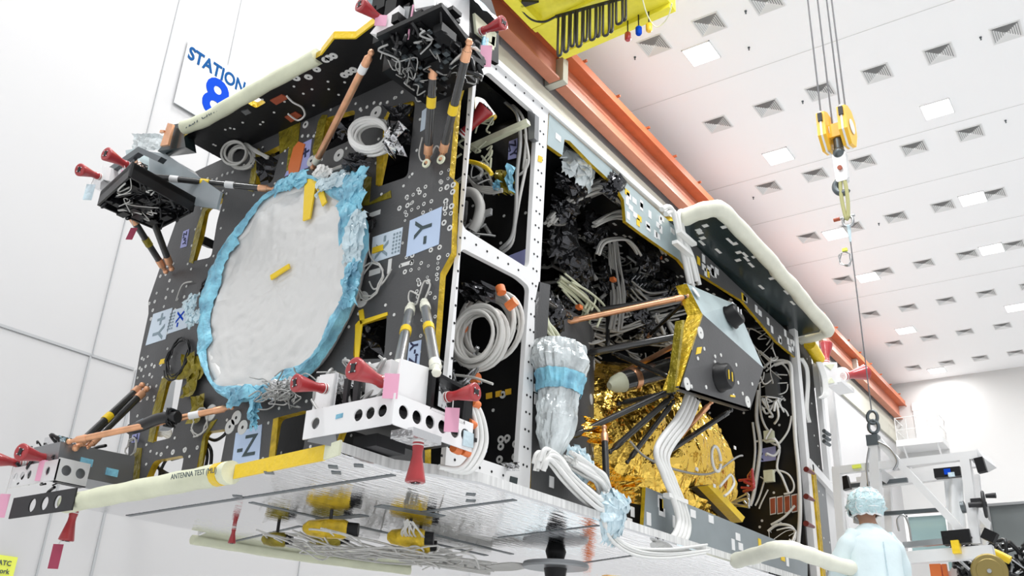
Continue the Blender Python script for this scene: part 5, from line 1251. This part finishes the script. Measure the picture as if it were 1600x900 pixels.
LB('guide_rod', (1325,760), (1418,750), .04, XL+.5, mn='steel_dark'); LB('guide_rod', (1380,803), (1478,796), .035, XL+.3, mn='steel_dark'); LB('guide_rod', (1412,852), (1478,846), .05, XL+.3, mn='steel')
LB('label_plate', (1461,741), (1502,737), .085, XL+.4, mn='black'); LB('blue_sticker', (1476,738), (1486,737), .05, XL+.37, mn='sign_blue'); LB('pale_sticker', (1482,742), (1492,741), .035, XL+.36, mn='bag_blue')
LB('foot_bracket', (1474,842), (1518,838), .11, XL-.02, mn='black'); LB('foot_bracket', (1543,845), (1550,830), .1, XL-.02, mn='black'); LB('end_clamp', (1529,716), (1536,738), .07, XL-.02, mn='black'); LB('end_clamp', (1319,745), (1324,765), .07, XL+.3, mn='black')
LB('yellow_tape', (1489,856), (1501,855), .105, XL-.06, mn='tape_yellow'); LB('yellow_tag', (1332,730), (1345,728), .03, XL-.06, mn='notice')
mb = MB(); mb.prism([PX(a, b, XL-.01) for a, b in ((1487,833),(1499,833),(1495,848),(1491,848))], (.06,0,0)); mb.build('pointer_plate', 'alu', lf)
for pts in ([(1358,700),(1354,730),(1358,765)], [(1372,690),(1390,700),(1402,720),(1396,735)], [(1405,830),(1402,812),(1412,805),(1420,820),(1424,845)]):
    mb = MB(); mb.tube(smooth_path([PX(a, b, XL-.05) for a, b in pts], 6), .009, 5); mb.build('tie_wire', 'steel', lf)
hw = MB(); c = PX(1538,788,XL-.1); n_ = Vector((0,-1,0)); nn = (Vector((0,-1,0))*.97+Vector((.12,0,0))).normalized(); u_ = Vector((0,0,1)); v_ = nn.cross(u_)
hw.tube([c+(u_*math.cos(t*.26)+v_*math.sin(t*.26))*.1 for t in range(24)], .013, 8, closed=True)
for t in range(3): a_ = t*2.09; hw.bar(c, c+(u_*math.cos(a_)+v_*math.sin(a_))*.1, .02, .02)
hw.cyl(c-nn*.12, c+nn*.02, .022, None, 10); wh = hw.build('hand_wheel', 'rubber', lf)
mb = MB(); mb.cyl(PX(1540,775,XL-.1), PX(1556,774,XL-.1), .018, .024, 10); mb.build('crank_grip', 'rubber', wh)
mb = MB(); mb.cyl(PX(1502,793,XL-.03), PX(1508,792,XL-.03), .05, None, 14); mb.build('lock_knob', 'steel_dark', lf)
mb = MB(); mb.box(PX(1526,786,XL-.03), (.06,.08,.07)); mb.build('bearing_block', 'rubber', lf)
# counterweight disc
q = PX(1546,893,7.2); n_ = (CAM-q).normalized(); n_.z *= .3; n_.normalize(); mb = MB(); mb.tube([q-n_*.03, q-n_*.028, q+n_*.028, q+n_*.03], [.105,.118,.118,.105], 36); mb.tube([q+n_*.03, q+n_*.034], [.085,.08], 30)
cw = tag(mb.build('counterweight_disc', 'brass', None, q), 'olive bronze round weight plate with silver hub at lower right', 'weight')
mb = MB(); mb.tube([q+n_*.03, q+n_*.045], [.018,.014], 16); mb.build('hub', 'steel', cw)
mb = MB(); mb.cyl(q-n_*.03, q-n_*.5, .02, None, 8); mb.bar(q-n_*.5, Vector(((q-n_*.5).x, (q-n_*.5).y, 0)), .06); mb.build('support_post', 'alu', cw)
# dark machinery unit behind the disc
q = PX(1590,880,10.4); mc = thing('pump_unit', 'black machinery full of pipes and valves at the lower right corner', 'machine', (q.x, q.y, 0))
mb = MB(); blocks(mb, q+Vector((-.6,-1.0,-.35)), q+Vector((.4,.45,.02)), 60, .08, .35); stuff(mb.build('housing', 'black', mc))
mb = MB(); clutter(mb, q+Vector((-.7,-.9,-.3)), q+Vector((-.3,.45,.12)), 60, .25, .02); stuff(mb.build('hose', 'cable_black', mc))
mb = MB(); clutter(mb, q+Vector((-.75,-.9,-.2)), q+Vector((-.4,.45,.1)), 22, .15, .015); stuff(mb.build('metal_tube', 'steel', mc))
mb = MB(); a = PX(1548,873,9.0); mb.tube(smooth_path([a+Vector((0,.15,.02)), a+Vector((0,0,.06)), a+Vector((0,-.15,-.02))], 6), .035, 8); mb.build('amber_hose', 'tape_yellow', mc)
for k in range(4):
    mb = MB(); mb.bar((q.x-.4+.7*(k % 2), q.y-.7+1.2*(k//2), 0), (q.x-.4+.7*(k % 2), q.y-.7+1.2*(k//2), q.z-.3), .08); mb.build('leg', 'steel_dark', mc)
# grey glazed cabinet
a, b = PX(1542,789,12), PX(1640,780,12); gc = thing('glazed_cabinet', 'dark grey glazed cabinet behind the machinery at the right edge', 'cabinet', (12.2, (a.y+b.y)/2, 0))
mb = MB(); mb.box((12.3, (a.y+b.y)/2, a.z/2), (.5, a.y-b.y, a.z)); mb.build('glass_front', 'glass_grey', gc)
mb = MB(); mb.bar((12.03, a.y, a.z), (12.03, b.y, a.z), .05, .03); mb.bar((12.03, a.y, a.z), (12.03, a.y, 0), .03, .03); mb.build('trim', 'steel', gc)
# teal wall window beyond the frame
a, b, c, d = PX(1416,806,16), PX(1480,803,16), PX(1482,845,16), PX(1422,850,16)
cbw = thing('glass_screen', 'greenish glass screen with reflected lamp seen through the silver frame', 'screen', (16.1, (a.y+b.y)/2, 0))
mb = MB(); mb.prism([Vector((16,a.y,a.z)), Vector((16,b.y,a.z)), Vector((16,b.y,0)), Vector((16,a.y,0))], (.1,0,0)); mb.build('pane', 'glass_teal', cbw)
mb = MB(); mb.bar((15.98,a.y,a.z), (15.98,b.y,a.z), .06); mb.bar((15.98,a.y,a.z), (15.98,a.y,0), .06); mb.bar((15.98,b.y,a.z), (15.98,b.y,0), .06); mb.build('screen_frame', 'white_paint', cbw)
# hanging plastic sheet
a, b, c, d = [PX(x_, y_, 9.24) for x_, y_ in ((1474,742),(1503,740),(1512,832),(1480,836))]
mb = MB(); mb.grid(lambda s_, t: (a.lerp(b, s_)).lerp(d.lerp(c, s_), t)+Vector((.04*math.sin(s_*9+t*2),0,0)), 14, 6, True)
tag(mb.build('plastic_sheet', 'sheet', None, (9.6, a.y, a.z)), 'white plastic sheet hanging behind the silver frame beneath its dark label', 'sheet')
# pale cabinet, red stand behind the worker
a = PX(1462,882,10); mb = MB(); mb.bar((10, a.y, 0), (10, a.y, a.z), .1, .1); mb.bar((10, a.y-.08, a.z), (10, a.y-.08, a.z-.35), .04); rs = tag(mb.build('red_stand', 'orange', None, (10, a.y, 0)), 'orange-red upright stand post at the foot of the silver frame', 'stand')
a, b = PX(1408,868,10.6), PX(1466,862,10.6); mb = MB(); mb.box((10.8, (a.y+b.y)/2, a.z/2), (.4, a.y-b.y, a.z)); tag(mb.build('white_cabinet', 'white_paint', None, (10.8, (a.y+b.y)/2, 0)), 'plain white cabinet low behind the silver frame and worker', 'cabinet')
a = PX(1525,868,10.2); mb = MB(); mb.grid(lambda s_, t: a+Vector((.0-.25*math.sin(s_*math.pi), (.5-s_)*.9, -.32*abs(s_-.5)*2-.9*t+crumple((s_*4,t*4,3), .1, 1))), 12, 8); tag(mb.build('plastic_cover', 'sheet', None, a), 'crumpled white plastic cover left of the bronze weight plate', 'cover')
# work platform behind the satellite's end (rails at the right of the end plates)
sp_ = thing('service_platform', 'slim silver service platform rails between the spacecraft and the silver frame', 'platform', (10.9, 3.4, 0))
for k, (py_) in enumerate((738, 762, 800, 820)):
    mb = MB(); mb.cyl(PX(1268,py_+6,11.2), PX(1304,py_,11.2), .025, None, 8); mb.build('rail', 'steel_dark' if k % 2 == 0 else 'alu', sp_)
for a_, b_ in (((1284,735),(1292,880)), ((1296,600),(1300,735))):
    mb = MB(); A = PX(*a_, 11.2); mb.bar(A, (A.x, A.y, 0), .08, .08, (1,0,0)); mb.build('post', 'alu', sp_)
# ================================================================ FLOOR ITEMS THAT THE MIRRORED UNDERSIDE REFLECTS
def onfloor(nm, lab, cat, x, y, w_, d_, h_, mn, legs=True):
    t = thing(nm, lab, cat, (x, y, 0)); mb = MB(); mb.box((x, y, h_-.03), (w_, d_, .06)); mb.build('top', mn, t)
    for sx in (-1, 1):
        for sy in (-1, 1): mb = MB(); mb.bar((x+sx*(w_/2-.05), y+sy*(d_/2-.05), 0), (x+sx*(w_/2-.05), y+sy*(d_/2-.05), h_-.06), .05); mb.build('leg', 'alu', t)
    return t
onfloor('work_table', 'pale blue topped work table on the floor beneath the spacecraft', 'table', 10.8, 7.4, 1.4, .8, .8, 'bag_blue')
mb = MB(); mb.cyl((9.6,6.0,0), (9.6,6.0,1.5), .05, None, 12); mb.cyl((9.6,6.0,0), (9.6,6.0,.03), .3, None, 20); tag(mb.build('floor_stand', 'orange', None, (9.6,6,0)), 'orange floor stand standing under the mirrored panel', 'stand')
# ================================================================ WORKER
HD = CAM + ray(1357, 800)*1.0
d_ = ray(1354, 791); hl = math.hypot(d_.x, d_.y); HEAD = CAM + d_*(7.9/hl)
GZ = HEAD.z - 1.66                                        # top of the step platform he stands on      # head centre
fwd = Vector((math.cos(math.radians(52)), math.sin(math.radians(52)), 0))          # faces away, towards the spacecraft
lf_ = Vector((-fwd.y, fwd.x, 0)); U = Vector((0,0,1))
def W(l, f, z): return Vector((HEAD.x, HEAD.y, 0)) + lf_*l + fwd*f + U*z
hz = HEAD.z
def skin(name, verts, edges, radii, mn, parent=None, base=None, sub=2):
    me = bpy.data.meshes.new(name+'_cage'); org = ORG[parent] if parent is not None else Vector(base)
    me.from_pydata([tuple(Vector(v)-org) for v in verts], edges, [])
    o = bpy.data.objects.new(name+'_cage', me); COL.objects.link(o)
    me.skin_vertices or me.attributes
    bm_mod = o.modifiers.new('skin', 'SKIN'); bm_mod.use_smooth_shade = True
    if not me.skin_vertices:
        import bmesh
        bm = bmesh.new(); bm.from_mesh(me); bm.verts.layers.skin.verify(); bm.to_mesh(me); bm.free()
    for i, r in enumerate(radii):
        me.skin_vertices[0].data[i].radius = r if isinstance(r, tuple) else (r, r); me.skin_vertices[0].data[i].use_root = (i == 0)
    o.modifiers.new('sub', 'SUBSURF').levels = sub
    dg = bpy.context.evaluated_depsgraph_get(); dg.update()
    m2 = bpy.data.meshes.new_from_object(o.evaluated_get(dg)); m2.name = name
    bpy.data.objects.remove(o); m2.materials.clear(); m2.materials.append(MT[mn])
    for p in m2.polygons: p.use_smooth = True
    r_ = bpy.data.objects.new(name, m2); COL.objects.link(r_)
    if parent is not None: r_.parent = parent
    else: r_.location = org
    ORG[r_] = org; return r_
sh_z = hz-.26
V = [W(0,0,hz-.80), W(0,0,hz-.60), W(0,0,hz-.40), W(0,.0,hz-.26), W(0,.0,hz-.15), W(0,.03,hz-.05), W(0,.03,hz+.05),
     W(.19,0,sh_z-.03), W(.27,.06,sh_z-.30), W(.16,.30,sh_z-.42), W(.12,.40,sh_z-.42),
     W(-.19,0,sh_z-.03), W(-.27,.08,sh_z-.30), W(-.12,.32,sh_z-.40), W(-.06,.42,sh_z-.40),
     W(.10,0,hz-.90), W(.11,.03,GZ+.45), W(.11,-.02,GZ+.09), W(.11,.10,GZ+.05), W(-.10,0,hz-.90), W(-.11,.03,GZ+.45), W(-.11,-.02,GZ+.09), W(-.11,.10,GZ+.05)]
Eg = [(0,1),(1,2),(2,3),(3,4),(4,5),(5,6),(3,7),(7,8),(8,9),(9,10),(3,11),(11,12),(12,13),(13,14),(0,15),(15,16),(16,17),(17,18),(0,19),(19,20),(20,21),(21,22)]
Rd = [.15,.14,.15,.12,.055,.085,.09,.06,.045,.035,.03,.06,.045,.035,.03,.09,.06,.045,.04,.09,.06,.045,.04]
person = skin('person', V, Eg, Rd, 'skin', None, W(0,0,GZ))
tag(person, 'worker in pale blue cleanroom gown and hair net seen from behind', 'person')
# gown: continuous loft over torso to the shins, with sleeves
mb = MB()
prof = [(-.135,.055,.055),(-.15,.075,.07),(-.19,.13,.095),(-.23,.19,.12),(-.28,.235,.14),(-.36,.245,.155),(-.5,.24,.16),(-.7,.245,.17),(-.95,.26,.18),(-1.2,.27,.19),(-1.35,.28,.2)]
NP = 44
for i in range(len(prof)-1):
    pass
def gown(a, b):
    t = b*(len(prof)-1); i = min(len(prof)-2, int(t)); f = t-i; z, rx, ry = [prof[i][k]*(1-f)+prof[i+1][k]*f for k in range(3)]
    th = a*2*math.pi; wob = 1+.045*math.sin(th*7+z*4)*min(1, max(0, -z-.2)*2)+.02*math.sin(th*13+z*9)*min(1, max(0, -z-.2)*2)
    return W(rx*wob*math.cos(th), ry*wob*math.sin(th)*1.0+.0, hz+z)
mb.grid(gown, NP, 40, True)
def sleeve(s_):
    pts = [W(s_*.13, 0, sh_z+.0), W(s_*.19, .0, sh_z-.05), W(s_*.265, .03, sh_z-.17), W(s_*.29, .07, sh_z-.33), W(s_*.27, .14, sh_z-.40), W(s_*.20, .26, sh_z-.43), W(s_*.14, .36, sh_z-.43)]
    sp = smooth_path(pts, 5); n_ = len(sp)
    mb.tube(sp, [(.088-.03*i/n_)*(1+.06*math.sin(i*1.3)) for i in range(n_)], 18)
sleeve(1); sleeve(-1)
gw = mb.build('gown', 'gown', person)
mb = MB(); mb.tube(smooth_path([W(0,-.155,hz-.3), W(.004,-.172,hz-.6), W(-.004,-.182,hz-.95)], 6), .004, 5); mb.build('back_seam', 'bag_blue', gw)
# hair net
mb = MB()
def netf(a, b):
    th = a*2*math.pi; ph = b*math.pi*.72
    r = .125+.008*math.sin(th*9)+crumple((math.cos(th)*2, math.sin(th)*2, ph*3), .03, 2)
    return W(r*1.02*math.sin(ph)*math.cos(th), .01+r*1.12*math.sin(ph)*math.sin(th), hz+.0+r*.98*math.cos(ph)+.01)
mb.grid(netf, 36, 18, True); hn = mb.build('hair_net', 'net', person)
mb = MB(); mb.tube([netf(k/36, 1.0) for k in range(36)], .008, 6, closed=True)
for k in range(12):
    mb.tube([netf(k/12+.03*math.sin(j), j/10)+U*.002 for j in range(11)], .0035, 4)
for k in range(1, 5): mb.tube([netf(j/30+.01*math.sin(j*1.7), k/5) for j in range(30)], .003, 4, closed=True)
mb.build('net_elastic', 'sheet', hn)
mb = MB(); mb.grid(lambda a, b: W(.112*math.sin(.35+b*1.5)*math.cos(a*2*math.pi), .02+.12*math.sin(.35+b*1.5)*math.sin(a*2*math.pi), hz-.0+.11*math.cos(.35+b*1.5)), 24, 8, True); mb.build('hair', 'hair', person)
# ears, nose, mask
mb = MB()
for s_ in (-1, 1): mb.ball(W(s_*.088, .02, hz-.03), .028, 10, (.5,.8,1.2))
mb.ball(W(0, .125, hz-.03), .02, 10); mb.build('ear_and_nose', 'skin', person)
mb = MB(); mb.grid(lambda a, b: W(.085*math.cos(.3+a*2.54), .04+.1*math.sin(.3+a*2.54), hz-.12+b*.09), 12, 4, True); mb.build('face_mask', 'sheet', person)
mb = MB(); mb.box(W(.105, .06, hz-.05), (.03,.03,.05)); mb.build('black_earpiece', 'rubber', person)
# gloved hands, five fingers each
for s_ in (1, -1):
    w0 = W(s_*.12, .385, sh_z-.43); dr = (fwd*.9-lf_*s_*.25+U*-.15).normalized(); sd = dr.cross(U).normalized()
    vs = [w0, w0+dr*.05, w0+dr*.09]; es = [(0,1),(1,2)]; rs_ = [.03,.036,.034]
    for j, (o_, L) in enumerate(((-.03,.065),(-.01,.078),(.011,.074),(.031,.058))):
        b0 = len(vs); vs += [w0+dr*.105+sd*o_, w0+dr*(.105+L*.5)+sd*o_*1.1-U*.008, w0+dr*(.105+L*.85)+sd*o_*1.15-U*.03]; es += [(2,b0),(b0,b0+1),(b0+1,b0+2)]; rs_ += [.0105,.0095,.008]
    b0 = len(vs); t_ = -s_ if True else s_
    vs += [w0+dr*.045+sd*.045*t_, w0+dr*.08+sd*.065*t_-U*.01]; es += [(1,b0),(b0,b0+1)]; rs_ += [.013,.010]
    skin('glove', vs, es, rs_, 'glove', person, sub=1)
for s_ in (-1, 1):
    mb = MB(); mb.tube([W(s_*.11,-.07,GZ+.045), W(s_*.11,0,GZ+.065), W(s_*.11,.1,GZ+.06), W(s_*.11,.2,GZ+.037)], [.045,.06,.055,.035], 12); mb.build('overshoe', 'gown', person)

pt = thing('step_platform', 'low silver step platform under the worker in the pale gown', 'platform', W(0,.1,0))
mb = MB(); mb.M = Matrix.Translation(W(0,.1,0)) @ Matrix.Rotation(math.radians(52), 4, 'Z'); mb.box((0,0,GZ-.03), (.7,1.0,.06)); mb.build('deck', 'alu', pt)
for sx in (-1,1):
    for sy in (-1,1):
        mb = MB(); mb.M = Matrix.Translation(W(0,.1,0)) @ Matrix.Rotation(math.radians(52), 4, 'Z'); mb.bar((sx*.3,sy*.45,0), (sx*.3,sy*.45,GZ-.06), .05); mb.build('leg', 'alu', pt)
mb = MB(); mb.M = Matrix.Translation(W(0,.1,0)) @ Matrix.Rotation(math.radians(52), 4, 'Z'); mb.box((-.5,0,GZ*.5), (.25,.8,.05)); mb.bar((-.6,-.38,0),(-.36,-.38,GZ-.06),.04); mb.bar((-.6,.38,0),(-.36,.38,GZ-.06),.04); mb.build('step', 'alu', pt)
